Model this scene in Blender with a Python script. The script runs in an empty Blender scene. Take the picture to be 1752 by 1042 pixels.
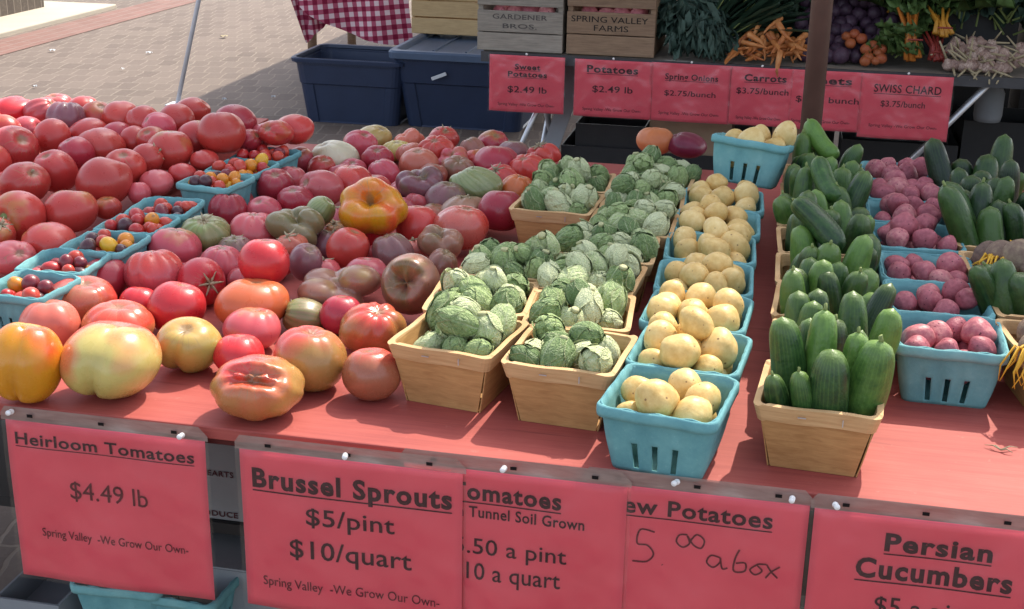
import bpy, bmesh, math, random
import numpy as np
from mathutils import Vector, Matrix, Euler
R = math.radians
PI = math.pi
scene = bpy.context.scene
COL = scene.collection
TZ = 0.76                      # height of the display tables above the pavement
# ------------------------------------------------------------------ camera
F = 2300.0
def _nv(v): return v / np.linalg.norm(v)
def _c(px, py): return np.array([(px - 876) / F, -(py - 521) / F, -1.0])
_vy = _nv(_c(1400, -290)); _vx = -_nv(_c(-11000, -500)); _vx = _nv(_vx - _vx.dot(_vy) * _vy); _vz = np.cross(_vx, _vy)
CM = np.array([_vx, _vy, _vz])                       # camera axes -> world axes
_r = CM @ _c(876, 787); _t = -0.75 / _r[2]
CAM = np.array([-_r[0] * _t, -_r[1] * _t, 0.75 + TZ])
cd = bpy.data.cameras.new('camera'); cam = bpy.data.objects.new('camera', cd); COL.objects.link(cam)
_m = Matrix([[*CM[0], CAM[0]], [*CM[1], CAM[1]], [*CM[2], CAM[2]], [0, 0, 0, 1]])
cam.matrix_world = _m
cd.sensor_width = 36; cd.lens = 36 * F / 1752; cd.clip_start = .05; cd.clip_end = 500
scene.camera = cam
def ray(px, py): return CM @ _c(px, py)              # depth 1 along the camera axis
def at_z(px, py, z):                                 # z measured from the table top
    r = ray(px, py); return CAM + r * ((z + TZ - CAM[2]) / r[2])
def at_y(px, py, y):
    r = ray(px, py); return CAM + r * ((y - CAM[1]) / r[1])
def proj(P):
    v = CM.T @ (np.array(P, float) - CAM); return 876 - F * v[0] / v[2], 521 + F * v[1] / v[2]
# ------------------------------------------------------------------ light
SUN_EL, SUN_AZ = 51.0, 20.0                          # azimuth measured from +Y (away from the camera) towards +X
world = bpy.data.worlds.new('World'); scene.world = world; world.use_nodes = True
wn = world.node_tree.nodes; wl = world.node_tree.links
bg = wn['Background']; sky = wn.new('ShaderNodeTexSky'); sky.sky_type = 'NISHITA'; sky.sun_disc = False
sky.sun_elevation = R(SUN_EL); sky.sun_rotation = R(SUN_AZ); sky.air_density = 1.0; sky.dust_density = 2.5; sky.ozone_density = 1.0
hs = wn.new('ShaderNodeHueSaturation'); hs.inputs['Saturation'].default_value = .55
wl.new(sky.outputs[0], hs.inputs['Color']); wl.new(hs.outputs[0], bg.inputs[0]); bg.inputs[1].default_value = 0.15   # hazy summer sky
sd = bpy.data.lights.new('sun', 'SUN'); sun = bpy.data.objects.new('sun', sd); COL.objects.link(sun)
sd.energy = 2.3; sd.angle = R(0.5); sd.color = (1.0, .91, .76)
_d = Vector((math.sin(R(SUN_AZ)) * math.cos(R(SUN_EL)), math.cos(R(SUN_AZ)) * math.cos(R(SUN_EL)), math.sin(R(SUN_EL))))
sun.rotation_euler = _d.to_track_quat('Z', 'Y').to_euler(); sun.location = (2, 4, 6)
scene.view_settings.view_transform = 'Standard'; scene.view_settings.look = 'None'
scene.view_settings.exposure = 1.32; scene.view_settings.gamma = 1.0
scene.render.engine = 'CYCLES'
scene.cycles.max_bounces = 8; scene.cycles.diffuse_bounces = 4; scene.cycles.transparent_max_bounces = 12
try:
    scene.cycles.use_denoising = True
except Exception: pass
# ------------------------------------------------------------------ materials
def lin(h):
    h = h.lstrip('#'); v = [int(h[i:i + 2], 16) / 255 for i in (0, 2, 4)]
    return tuple(c / 12.92 if c <= .04045 else ((c + .055) / 1.055) ** 2.4 for c in v) + (1,)
class NT:
    def __init__(s, name):
        s.m = bpy.data.materials.new(name); s.m.use_nodes = True; s.t = s.m.node_tree; s.n = s.t.nodes; s.l = s.t.links
        s.b = s.n['Principled BSDF']; s.out = s.n['Material Output']
    def new(s, ty, **kw):
        n = s.n.new(ty)
        for k, v in kw.items(): setattr(n, k, v)
        return n
    def link(s, a, b): s.l.new(a, b)
    def coord(s, kind='Object'): return s.new('ShaderNodeTexCoord').outputs[kind]
    def noise(s, scale, detail=3, rough=.5, vec=None, dist=0.0):
        n = s.new('ShaderNodeTexNoise'); n.inputs['Scale'].default_value = scale; n.inputs['Detail'].default_value = detail
        n.inputs['Roughness'].default_value = rough; n.inputs['Distortion'].default_value = dist
        s.link(vec if vec is not None else s.coord(), n.inputs['Vector']); return n.outputs[0]
    def ramp(s, fac, stops):
        r = s.new('ShaderNodeValToRGB'); el = r.color_ramp.elements
        while len(el) < len(stops): el.new(.5)
        for e, (p, c) in zip(el, stops):
            e.position = p; e.color = c if len(c) == 4 else tuple(c) + (1,)
        s.link(fac, r.inputs[0]); return r.outputs[0]
    def mix(s, fac, a, b, mode='MIX'):
        m = s.new('ShaderNodeMix', data_type='RGBA', blend_type=mode)
        for k, v in ((0, fac), (6, a), (7, b)):
            if hasattr(v, 'is_linked') or hasattr(v, 'links'): s.link(v, m.inputs[k])
            elif k == 0: m.inputs[0].default_value = v
            else: m.inputs[k].default_value = tuple(v) if len(v) == 4 else tuple(v) + (1,)
        return m.outputs[2]
    def math(s, op, a, b=None):
        m = s.new('ShaderNodeMath', operation=op)
        for i, v in enumerate((a, b)):
            if v is None: continue
            if hasattr(v, 'links'): s.link(v, m.inputs[i])
            else: m.inputs[i].default_value = v
        return m.outputs[0]
    def attr(s, name, ty='GEOMETRY'):
        a = s.new('ShaderNodeAttribute', attribute_type=ty, attribute_name=name); return a
    def mapping(s, vec, scale=(1, 1, 1), rot=(0, 0, 0), loc=(0, 0, 0)):
        m = s.new('ShaderNodeMapping'); m.inputs['Scale'].default_value = scale; m.inputs['Rotation'].default_value = rot; m.inputs['Location'].default_value = loc
        s.link(vec, m.inputs['Vector']); return m.outputs[0]
    def bump(s, h, strength=.2, dist=.002):
        b = s.new('ShaderNodeBump'); b.inputs['Strength'].default_value = strength; b.inputs['Distance'].default_value = dist
        s.link(h, b.inputs['Height']); s.link(b.outputs[0], s.b.inputs['Normal'])
    def set(s, color=None, rough=None, spec=None, **kw):
        if color is not None:
            if hasattr(color, 'links'): s.link(color, s.b.inputs['Base Color'])
            else: s.b.inputs['Base Color'].default_value = tuple(color) if len(color) == 4 else tuple(color) + (1,)
        if rough is not None:
            if hasattr(rough, 'links'): s.link(rough, s.b.inputs['Roughness'])
            else: s.b.inputs['Roughness'].default_value = rough
        if spec is not None: s.b.inputs['Specular IOR Level'].default_value = spec
        for k, v in kw.items(): s.b.inputs[k.replace('_', ' ')].default_value = v
        return s.m
M = {}
def simple(name, c, rough=.6, spec=.4, var=.15, scale=30, bump=0, bscale=200, metal=0, stretch=(1, 1, 1)):
    t = NT(name); v = t.mapping(t.coord(), stretch)
    n = t.noise(scale, 4, .6, v)
    c = tuple(c[:3])
    col = t.ramp(n, [(.25, tuple(x * (1 - var) for x in c)), (.75, tuple(min(1, x * (1 + var)) for x in c))])
    if bump: t.bump(t.noise(bscale, 3, .6, v), bump, .001)
    M[name] = t.set(col, rough, spec, Metallic=metal); return M[name]
# --- tomatoes: skin colour comes from each fruit's own Object colour; the second colour sits round the stem end
def tomato_mat(name, second, amount, patch=0.0, streak=0.0, rough=.3, ns=24, bias=0.0):
    t = NT(name); oi = t.new('ShaderNodeObjectInfo'); co = t.coord()
    off = t.new('ShaderNodeVectorMath', operation='ADD'); t.link(co, off.inputs[0])
    sc = t.new('ShaderNodeVectorMath', operation='SCALE'); sc.inputs[3].default_value = 9.0
    cmb = t.new('ShaderNodeCombineXYZ')
    for i in range(3): t.link(oi.outputs['Random'], cmb.inputs[i])
    t.link(cmb.outputs[0], sc.inputs[0]); t.link(sc.outputs[0], off.inputs[1]); vec = off.outputs[0]
    pole = t.attr('pole').outputs['Fac']; az = t.attr('azim').outputs['Fac']
    base = oi.outputs['Color']
    n1 = t.noise(22, 3, .55, vec)
    dark = t.mix(.72, base, (.0, .0, .0), 'MIX'); 
    col = t.mix(t.ramp(n1, [(.3, (0, 0, 0)), (.75, (.32, .32, .32))]), base, t.mix(.5, base, (.0, .0, .0)))
    n2 = t.noise(ns, 2, .5, vec)
    f = t.math('ADD', t.math('MULTIPLY', pole, amount), t.math('MULTIPLY', t.math('SUBTRACT', n2, .5), 1.1 + patch))
    f = t.ramp(t.math('ADD', f, bias), [(.25, (0, 0, 0)), (.85, (1, 1, 1))])
    col = t.mix(f, col, second)
    if streak:
        w = t.math('SINE', t.math('ADD', t.math('MULTIPLY', az, streak), t.math('MULTIPLY', n2, 5.0)))
        col = t.mix(t.ramp(t.math('ADD', t.math('MULTIPLY', w, .5), .4), [(.45, (0, 0, 0)), (.8, (.38, .38, .38))]), col, t.mix(.5, second, (.05, .08, .01)))
    # corky scar round the stem
    nn = t.noise(140, 3, .6, vec)
    sc_ = t.math('ADD', pole, t.math('MULTIPLY', t.math('SUBTRACT', nn, .5), .05))
    col = t.mix(t.ramp(sc_, [(.955, (0, 0, 0)), (.985, (.75, .75, .75))]), col, (.22, .14, .07))
    ck = t.math('SINE', t.math('ADD', t.math('MULTIPLY', az, 7.0), t.math('MULTIPLY', n2, 16.0)))
    ckf = t.math('MULTIPLY', t.ramp(ck, [(.965, (0, 0, 0)), (.99, (.6, .6, .6))]), t.ramp(pole, [(.62, (0, 0, 0)), (.82, (1, 1, 1))]))
    col = t.mix(ckf, col, (.30, .19, .09))
    # fine pores and scuffs
    pr = t.noise(420, 2, .5, vec)
    col = t.mix(t.ramp(pr, [(.66, (0, 0, 0)), (.8, (.16, .16, .16))]), col, (.75, .45, .3))
    rr = t.ramp(t.noise(60, 4, .6, vec), [(.3, (rough - .06,) * 3), (.7, (rough + .14,) * 3)])
    t.bump(t.noise(95, 3, .5, vec), .10, .0015)
    t.set(col, rr, .5, Coat_Weight=.12, Coat_Roughness=.12)
    t.b.inputs['Subsurface Weight'].default_value = .12; t.b.inputs['Subsurface Radius'].default_value = (1, .25, .12); t.b.inputs['Subsurface Scale'].default_value = .008
    M[name] = t.m
tomato_mat('tomato_plain', lin('c0583a'), .12)
tomato_mat('tomato_shoulder', lin('a8893f'), .42, .4)
tomato_mat('tomato_pale', lin('d4523e'), .50, 1.9, rough=.24, ns=9, bias=.50)
tomato_mat('tomato_bicolour', lin('c8443a'), .55, 1.5, rough=.24, ns=10, bias=.30)
tomato_mat('tomato_amber', lin('cf8a4a'), .4, .6, rough=.26, ns=9, bias=.12)
tomato_mat('tomato_yellow', lin('d4562a'), .30, 2.0, rough=.24, ns=14, bias=.22)
tomato_mat('tomato_brown', lin('5a5a2c'), .42, .8)
tomato_mat('tomato_striped', lin('7a8a4a'), .6, .5, streak=9.0)
# --- produce
def produce(name, cols, rough=.5, nscale=30, bumps=.25, bscale=150, spots=None, spec=.4):
    t = NT(name); oi = t.new('ShaderNodeObjectInfo')
    n = t.math('ADD', t.math('MULTIPLY', t.noise(nscale, 4, .6), .75), t.math('MULTIPLY', oi.outputs['Random'], .25))
    col = t.ramp(n, [(i / (len(cols) - 1) * .5 + .27, c) for i, c in enumerate(cols)])
    if spots:
        v = t.new('ShaderNodeTexVoronoi'); v.inputs['Scale'].default_value = spots[0]; t.link(t.coord(), v.inputs['Vector'])
        col = t.mix(t.ramp(v.outputs['Distance'], [(spots[1], (1, 1, 1)), (spots[1] + .06, (0, 0, 0))]), col, spots[2])
    t.bump(t.noise(bscale, 3, .6), bumps, .002)
    M[name] = t.set(col, rough, spec); return M[name]
produce('potato_yellow', [lin('c9a25c'), lin('dcbb78'), lin('e8ce92')], .45, 2.2, .35, 4, (1.7, .07, lin('8e6a40')))
produce('potato_red', [lin('8e4650'), lin('b0606a'), lin('cc8a86')], .5, 2.4, .5, 4, (2.2, .09, lin('5a2530')))
produce('beet_skin', [lin('54423c'), lin('755f52'), lin('938068')], .7, 3, .4, 8)
produce('beet_purple', [lin('2c1c2a'), lin('442f42'), lin('5a4654')], .55, 3, .3, 8)
produce('beet_gold', [lin('7a3c20'), lin('a05a34'), lin('8c3a2a')], .5, 3, .3, 8)
produce('carrot', [lin('94502a'), lin('b8733e'), lin('cc925c')], .5, 40, .3, 160)
produce('garlic', [lin('6e5450'), lin('a0877c'), lin('d0beb0')], .55, 4, .3, 8)
produce('onion_orange', [lin('a8502c'), lin('c97748'), lin('b86a44')], .4, 30, .1, 90)
produce('onion_red', [lin('4a1428'), lin('6d2238'), lin('7d3044')], .35, 30, .1, 90)
def cucumber_mat():
    t = NT('cucumber_skin'); oi = t.new('ShaderNodeObjectInfo'); u = t.attr('along').outputs['Fac']; az = t.attr('azim').outputs['Fac']
    n = t.noise(9, 4, .6)
    col = t.ramp(t.math('ADD', t.math('MULTIPLY', n, .5), t.math('MULTIPLY', oi.outputs['Random'], .5)), [(.3, lin('1c381c')), (.5, lin('355828')), (.74, lin('5f8438'))])
    st = t.math('SINE', t.math('ADD', t.math('MULTIPLY', az, 10.0), t.math('MULTIPLY', n, 3.0)))
    stf = t.math('MULTIPLY', t.ramp(st, [(.35, (0, 0, 0)), (.95, (1, 1, 1))]), t.ramp(u, [(.35, (.04, .04, .04)), (.95, (.15, .15, .15))]))
    col = t.mix(stf, col, lin('7fa04a'))
    col = t.mix(t.ramp(u, [(.86, (0, 0, 0)), (1, (.4, .4, .4))]), col, lin('8aa552'))
    v = t.new('ShaderNodeTexVoronoi'); v.inputs['Scale'].default_value = 34; t.link(t.coord(), v.inputs['Vector'])
    h = t.math('ADD', t.math('MULTIPLY', v.outputs['Distance'], -.6), t.noise(22, 3, .5))
    t.bump(h, .09, .01)
    col = t.mix(1.0, col, oi.outputs['Color'], 'MULTIPLY')
    M['cucumber_skin'] = t.set(col, t.ramp(n, [(.3, (.32,) * 3), (.7, (.5,) * 3)]), .45)
cucumber_mat()
def sprout_mat():
    t = NT('sprout_leaf'); oi = t.new('ShaderNodeObjectInfo'); vein = t.attr('vein').outputs['Fac']; edge = t.attr('edge').outputs['Fac']
    n = t.noise(4.5, 4, .65)
    c1 = t.ramp(t.math('ADD', t.math('MULTIPLY', n, .5), t.math('MULTIPLY', oi.outputs['Random'], .5)), [(.28, lin('728c58')), (.48, lin('b0c684')), (.66, lin('e2e8b8'))])
    col = t.mix(t.ramp(vein, [(.3, (0, 0, 0)), (1, (.6, .6, .6))]), c1, lin('dbe2bd'))
    col = t.mix(t.ramp(edge, [(.6, (0, 0, 0)), (1, (.6, .6, .6))]), col, lin('d3d5a8'))
    n5 = t.noise(9, 4, .7)
    col = t.mix(t.ramp(n5, [(.5, (0, 0, 0)), (.72, (.25, .25, .25))]), col, lin('53683f'))
    t.bump(t.math('ADD', t.noise(9, 4, .6), t.math('MULTIPLY', vein, -.6)), .6, .05)
    M['sprout_leaf'] = t.set(col, .5, .35)
sprout_mat()
produce('sprout_stem', [lin('a0a070'), lin('bdbb90')], .6, 60, .2)
def wood(name, a, b, scale=(3, 60, 60), rough=.65, seam=.3, bump=.15):
    t = NT(name); oi = t.new('ShaderNodeObjectInfo'); v = t.mapping(t.coord(), scale)
    n = t.noise(3.0, 6, .65, v, .6); n2 = t.noise(11, 4, .6)
    f = t.math('ADD', t.math('MULTIPLY', n, .65), t.math('ADD', t.math('MULTIPLY', n2, .25), t.math('MULTIPLY', oi.outputs['Random'], .12)))
    col = t.ramp(f, [(.3, a), (.7, b)])
    t.bump(n, bump, .001)
    M[name] = t.set(col, rough, .3); return M[name]
wood('basket_veneer', lin('9a6d42'), lin('c99c66'), (8, 8, 55))
wood('basket_rim_veneer', lin('b08658'), lin('dcb888'), (5, 5, 60))
wood('grey_wood', lin('6d665e'), lin('a39a8e'), (4, 40, 60), .8)
wood('brown_wood', lin('6a5444'), lin('9a8068'), (4, 40, 60), .8)
wood('pale_wood', lin('a88a62'), lin('cfb487'), (4, 40, 60), .7)
def red_paint():
    t = NT('red_table_paint'); v = t.mapping(t.coord(), (1.2, 26, 26))
    n = t.noise(4, 6, .7, v, .8); n2 = t.noise(5, 4, .6); n3 = t.noise(2.2, 5, .7, t.mapping(t.coord(), (1.2, 34, 34)), .4)
    col = t.ramp(t.math('ADD', t.math('MULTIPLY', n, .5), t.math('MULTIPLY', n2, .5)), [(.3, lin('8c403d')), (.5, lin('a34e47')), (.72, lin('b26057'))])
    col = t.mix(t.ramp(n3, [(.62, (0, 0, 0)), (.70, (.5, .5, .5))]), col, lin('6e2e2c'))
    d = t.noise(60, 5, .7)
    col = t.mix(t.ramp(d, [(.64, (0, 0, 0)), (.78, (.4, .4, .4))]), col, lin('d08a7c'))
    t.bump(n3, .25, .001)
    M['red_table_paint'] = t.set(col, .6, .3)
red_paint()
simple('table_edge', lin('5a2c2a'), .8, .2, .4, 12, .4, 60, stretch=(1, 12, 12))
def pulp():
    t = NT('blue_pulp'); oi = t.new('ShaderNodeObjectInfo')
    n = t.noise(18, 5, .65); g = t.noise(260, 3, .7)
    f = t.math('ADD', t.math('MULTIPLY', n, .75), t.math('MULTIPLY', oi.outputs['Random'], .25))
    col = t.ramp(f, [(.3, lin('5a8f96')), (.55, lin('72a7aa')), (.8, lin('8cbab8'))])
    col = t.mix(t.ramp(g, [(.6, (0, 0, 0)), (.8, (.25, .25, .25))]), col, lin('a9cfcb'))
    t.bump(t.math('ADD', g, t.math('MULTIPLY', n, .6)), .35, .0015)
    M['blue_pulp'] = t.set(col, .8, .2)
pulp()
def paper():
    t = NT('pink_paper'); n = t.noise(6, 4, .6)
    col = t.ramp(n, [(.3, lin('e85a6a')), (.7, lin('f26876'))])
    t.bump(t.noise(9, 3, .5), .35, .01); M['pink_paper'] = t.set(col, .55, .3)
    t = NT('sleeve_film'); tr = t.new('ShaderNodeBsdfTransparent'); gl = t.new('ShaderNodeBsdfGlossy'); gl.inputs['Roughness'].default_value = .30
    mx = t.new('ShaderNodeMixShader'); fr = t.new('ShaderNodeFresnel'); fr.inputs[0].default_value = 1.35
    w = t.noise(5, 3, .6); bp = t.new('ShaderNodeBump'); bp.inputs['Strength'].default_value = .7; bp.inputs['Distance'].default_value = .05; t.link(w, bp.inputs['Height']); t.link(bp.outputs[0], gl.inputs['Normal'])
    f = t.math('MINIMUM', t.math('ADD', fr.outputs[0], .03), 1.0)
    t.link(f, mx.inputs[0]); t.link(tr.outputs[0], mx.inputs[1]); t.link(gl.outputs[0], mx.inputs[2]); t.link(mx.outputs[0], t.out.inputs[0]); M['sleeve_film'] = t.m
    t = NT('sleeve_header'); df = t.new('ShaderNodeBsdfPrincipled'); tr = t.new('ShaderNodeBsdfTransparent'); mx = t.new('ShaderNodeMixShader')
    n = t.noise(9, 4, .6, t.mapping(t.coord(), (1, 6, 6)), .2)
    t.link(t.ramp(n, [(.3, lin('8a746c')), (.6, lin('a28f87')), (.85, lin('c4b6ae'))]), df.inputs['Base Color']); df.inputs['Roughness'].default_value = .3
    t.link(t.ramp(n, [(.35, (.55,) * 3), (.75, (.82,) * 3)]), mx.inputs[0]); t.link(tr.outputs[0], mx.inputs[1]); t.link(df.outputs[0], mx.inputs[2]); t.link(mx.outputs[0], t.out.inputs[0]); M['sleeve_header'] = t.m
paper()
simple('ink', lin('6b2f36'), .7, .2, .25, 60)
simple('ink_black', lin('48282e'), .7, .2, .2, 60)
simple('stencil_ink', lin('2f2b2a'), .8, .1, .3, 60)
simple('stencil_faded', lin('575250'), .8, .1, .3, 60)
simple('pin_plastic', (.85, .83, .82), .2, .5, .03)
simple('hole_dark', (.015, .012, .012), .9, .1, .1)
simple('dark_metal', (.05, .05, .055), .45, .5, .2, 30)
simple('steel', (.55, .56, .58), .35, .5, .1, 30, metal=.7)
simple('white_paint_metal', (.62, .64, .70), .4, .5, .06, 20)
simple('brown_paint_metal', lin('5c4238'), .5, .4, .18, 14, .15, 40)
simple('tote_plastic', lin('2a3650'), .42, .45, .12, 9, .05, 300)
simple('tote_plastic_light', lin('4c5d76'), .42, .45, .12, 9, .05, 300)
simple('black_crate', (.018, .018, .02), .5, .4, .2, 20)
simple('cardboard', lin('9a8470'), .85, .15, .1, 14)
simple('grey_cardboard', lin('868a8e'), .8, .2, .08, 14)
simple('leaf_dark', lin('2f4636'), .55, .35, .35, 24, .2, 60)
simple('leaf_kale', lin('3a4f46'), .6, .3, .35, 24, .3, 60)
simple('leaf_mid', lin('4d6536'), .55, .35, .35, 24, .2, 60)
simple('stem_yellow', lin('b8832e'), .45, .4, .25, 20)
simple('stem_orange', lin('b06a2a'), .45, .4, .25, 20)
simple('stem_red', lin('86322c'), .45, .4, .25, 20)
simple('stem_green', lin('7d8a52'), .6, .3, .2, 40)
simple('root_yellow', lin('d6a534'), .6, .3, .25, 40)
simple('dry_husk', lin('a3977c'), .8, .2, .3, 40)
simple('label_tape', lin('c9cdd2'), .6, .3, .05)
simple('concrete', lin('b5ad9e'), .9, .15, .06, 5, .2, 90)
def fabric():
    t = NT('canopy_fabric'); d = t.new('ShaderNodeBsdfDiffuse'); tl = t.new('ShaderNodeBsdfTranslucent'); mx = t.new('ShaderNodeMixShader'); mx.inputs[0].default_value = .08
    n = t.noise(3, 3, .5); c = t.ramp(n, [(.3, (.74, .74, .74)), (.7, (.82, .82, .82))])
    t.link(c, d.inputs[0]); t.link(c, tl.inputs[0]); t.link(d.outputs[0], mx.inputs[1]); t.link(tl.outputs[0], mx.inputs[2]); t.link(mx.outputs[0], t.out.inputs[0]); M['canopy_fabric'] = t.m
    t = NT('gingham'); u = t.new('ShaderNodeUVMap').outputs[0]; sp = t.new('ShaderNodeSeparateXYZ'); t.link(u, sp.inputs[0])
    def band(o): return t.math('GREATER_THAN', t.math('FRACT', t.math('MULTIPLY', o, 1.0)), .5)
    s = t.math('MULTIPLY', t.math('ADD', band(sp.outputs[0]), band(sp.outputs[1])), .5)
    wv = t.noise(60, 3, .6)
    col = t.ramp(s, [(0, lin('d8bfc4')), (.5, lin('a8536a')), (1, lin('7d1f3c'))])
    t.n[-1].color_ramp.interpolation = 'LINEAR'
    t.bump(wv, .2, .002); M['gingham'] = t.set(col, .85, .15)
fabric()
def pavers(name, c1, c2, mortar, scale=1.0, rot=0.0, bw=.2, bh=.1, warp=.0):
    t = NT(name); v = t.mapping(t.coord(), (1, 1, 1), (0, 0, rot))
    if warp:
        w_ = t.new('ShaderNodeTexNoise'); w_.inputs['Scale'].default_value = 7; w_.inputs['Detail'].default_value = 2; t.link(v, w_.inputs['Vector'])
        w2 = t.new('ShaderNodeVectorMath', operation='SCALE'); w2.inputs[3].default_value = warp; t.link(w_.outputs['Color'], w2.inputs[0])
        w3 = t.new('ShaderNodeVectorMath', operation='ADD'); t.link(v, w3.inputs[0]); t.link(w2.outputs[0], w3.inputs[1]); v = w3.outputs[0]
    b = t.new('ShaderNodeTexBrick'); b.inputs['Scale'].default_value = scale; b.inputs['Brick Width'].default_value = bw; b.inputs['Row Height'].default_value = bh
    b.inputs['Mortar Size'].default_value = .006; b.inputs['Mortar Smooth'].default_value = .3; b.inputs['Bias'].default_value = -.1
    b.inputs['Color1'].default_value = c1; b.inputs['Color2'].default_value = c2; b.inputs['Mortar'].default_value = mortar; t.link(v, b.inputs['Vector'])
    col = t.mix(t.ramp(t.noise(1.1, 4, .6, v), [(.3, (0, 0, 0)), (.75, (.45, .45, .45))]), b.outputs[0], t.mix(.5, c1, (.22, .17, .15)))
    col = t.mix(t.ramp(t.noise(45, 4, .7, v), [(.5, (0, 0, 0)), (.8, (.5, .5, .5))]), col, mortar)
    h = t.math('ADD', t.math('MULTIPLY', b.outputs['Fac'], -1.0), t.math('MULTIPLY', t.noise(30, 4, .6, v), .4))
    t.bump(h, .5, .006); M[name] = t.set(col, .85, .2)
pavers('brick_pavers', lin('73675f'), lin('60554f'), lin('867a6f'), 1, R(-9), .105, .21, .05)
pavers('red_pavers', lin('84625a'), lin('76564e'), lin('8a7a72'), 1, R(90))
pavers('wall_brick', lin('4f4842'), lin('5d554d'), lin('857b70'), 1, 0, .4, .1)
# ------------------------------------------------------------------ object helpers
def mesh(name, V, Fc, smooth=True, attrs=None):
    me = bpy.data.meshes.new(name)
    me.from_pydata([tuple(map(float, v)) for v in V], [], [tuple(int(i) for i in f) for f in Fc])
    if smooth: me.polygons.foreach_set('use_smooth', [True] * len(me.polygons))
    if attrs:
        for k, a in attrs.items():
            at = me.attributes.new(k, 'FLOAT', 'POINT'); at.data.foreach_set('value', np.asarray(a, np.float32))
    me.update(); return me
def put(name, me, mat=None, parent=None, loc=(0, 0, 0), rot=(0, 0, 0), scale=(1, 1, 1)):
    if mat and not me.materials: me.materials.append(M[mat] if isinstance(mat, str) else mat)
    o = bpy.data.objects.new(name, me); COL.objects.link(o); o.location = loc; o.rotation_euler = rot; o.scale = scale
    if parent: o.parent = parent
    return o
def thing(name, label, cat, loc=(0, 0, 0), rz=0, group=None):
    o = bpy.data.objects.new(name, None); COL.objects.link(o); o.location = loc; o.rotation_euler = (0, 0, rz); o.empty_display_size = .05
    return tag(o, label, cat, group)
def tag(o, label, cat, group=None):
    o['label'] = label; o['category'] = cat
    if group: o['group'] = group
    return o
def struct(o, kind='structure'): o['kind'] = kind; return o
def dup(root, label=None, group=None, loc=None, rot=None):
    r = root.copy(); COL.objects.link(r)
    for ch in list(root.children):
        c = ch.copy(); COL.objects.link(c); c.parent = r
        for g in list(ch.children):
            d = g.copy(); COL.objects.link(d); d.parent = c
    if label: r['label'] = label
    if group: r['group'] = group
    if loc is not None: r.location = loc
    if rot is not None: r.rotation_euler = rot
    return r
class MB:
    """collects boxes, bars and sheets into one mesh"""
    def __init__(s): s.V = []; s.F = []
    def add(s, V, Fc):
        k = len(s.V); s.V += [tuple(v) for v in V]; s.F += [tuple(i + k for i in f) for f in Fc]; return s
    def box(s, x0, x1, y0, y1, z0, z1, m=None):
        V = [(x, y, z) for z in (z0, z1) for y in (y0, y1) for x in (x0, x1)]
        if m is not None: V = [tuple(m @ Vector(v)) for v in V]
        return s.add(V, [(0, 2, 3, 1), (4, 5, 7, 6), (0, 1, 5, 4), (2, 6, 7, 3), (0, 4, 6, 2), (1, 3, 7, 5)])
    def tube(s, pts, rad, n=10, caps=True):
        pts = [Vector(p) for p in pts]; rad = rad if isinstance(rad, (list, tuple)) else [rad] * len(pts)
        V = []; ref = None
        for i, p in enumerate(pts):
            d = (pts[min(i + 1, len(pts) - 1)] - pts[max(i - 1, 0)]).normalized()
            if ref is None: ref = Vector((0, 0, 1)) if abs(d.z) < .9 else Vector((1, 0, 0))
            u = (ref - d * ref.dot(d)).normalized(); ref = u; w = d.cross(u)
            V += [p + (u * math.cos(a) + w * math.sin(a)) * rad[i] for a in np.linspace(0, 2 * PI, n, False)]
        Fc = [(i * n + j, i * n + (j + 1) % n, (i + 1) * n + (j + 1) % n, (i + 1) * n + j) for i in range(len(pts) - 1) for j in range(n)]
        if caps: Fc += [tuple(range(n))[::-1], tuple(range((len(pts) - 1) * n, len(pts) * n))]
        return s.add(V, Fc)
    def build(s, name, mat, parent=None, smooth=False, bevel=0, loc=(0, 0, 0), rot=(0, 0, 0)):
        me = mesh(name, s.V, s.F, smooth); o = put(name, me, mat, parent, loc, rot)
        if bevel:
            b = o.modifiers.new('bevel', 'BEVEL'); b.width = bevel; b.segments = 2; b.limit_method = 'ANGLE'; b.angle_limit = R(40)
        return o
def grid(nu, nv, fn):
    """sheet from fn(u, v) with u, v in 0..1"""
    V = [fn(i / nu, j / nv) for j in range(nv + 1) for i in range(nu + 1)]
    Fc = [(j * (nu + 1) + i, j * (nu + 1) + i + 1, (j + 1) * (nu + 1) + i + 1, (j + 1) * (nu + 1) + i) for j in range(nv) for i in range(nu)]
    return V, Fc
def sphere_dirs(nu, nv):
    th = np.linspace(0, PI, nv + 1)[1:-1]; ph = np.linspace(0, 2 * PI, nu, False)
    T, P = np.meshgrid(th, ph, indexing='ij'); T = T.ravel(); P = P.ravel()
    T = np.concatenate([[0], T, [PI]]); P = np.concatenate([[0], P, [0]])
    Fc = [(0, 1 + j, 1 + (j + 1) % nu) for j in range(nu)]
    for i in range(nv - 2):
        a = 1 + i * nu
        Fc += [(a + j, a + nu + j, a + nu + (j + 1) % nu, a + (j + 1) % nu) for j in range(nu)]
    a = 1 + (nv - 2) * nu; last = a + nu
    Fc += [(a + j, last, a + (j + 1) % nu) for j in range(nu)]
    D = np.stack([np.sin(T) * np.cos(P), np.sin(T) * np.sin(P), np.cos(T)], 1)
    return D, T, P, Fc
def lowfreq(D, rng, n=5, amp=.04, fmax=2.5):
    s = np.zeros(len(D))
    for _ in range(n):
        k = np.array([rng.uniform(-fmax, fmax) for _ in range(3)]); s += np.sin(D @ k * 1.6 + rng.uniform(0, 6.28))
    return amp * s / math.sqrt(n)
def group_phrase(g): return g
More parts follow.
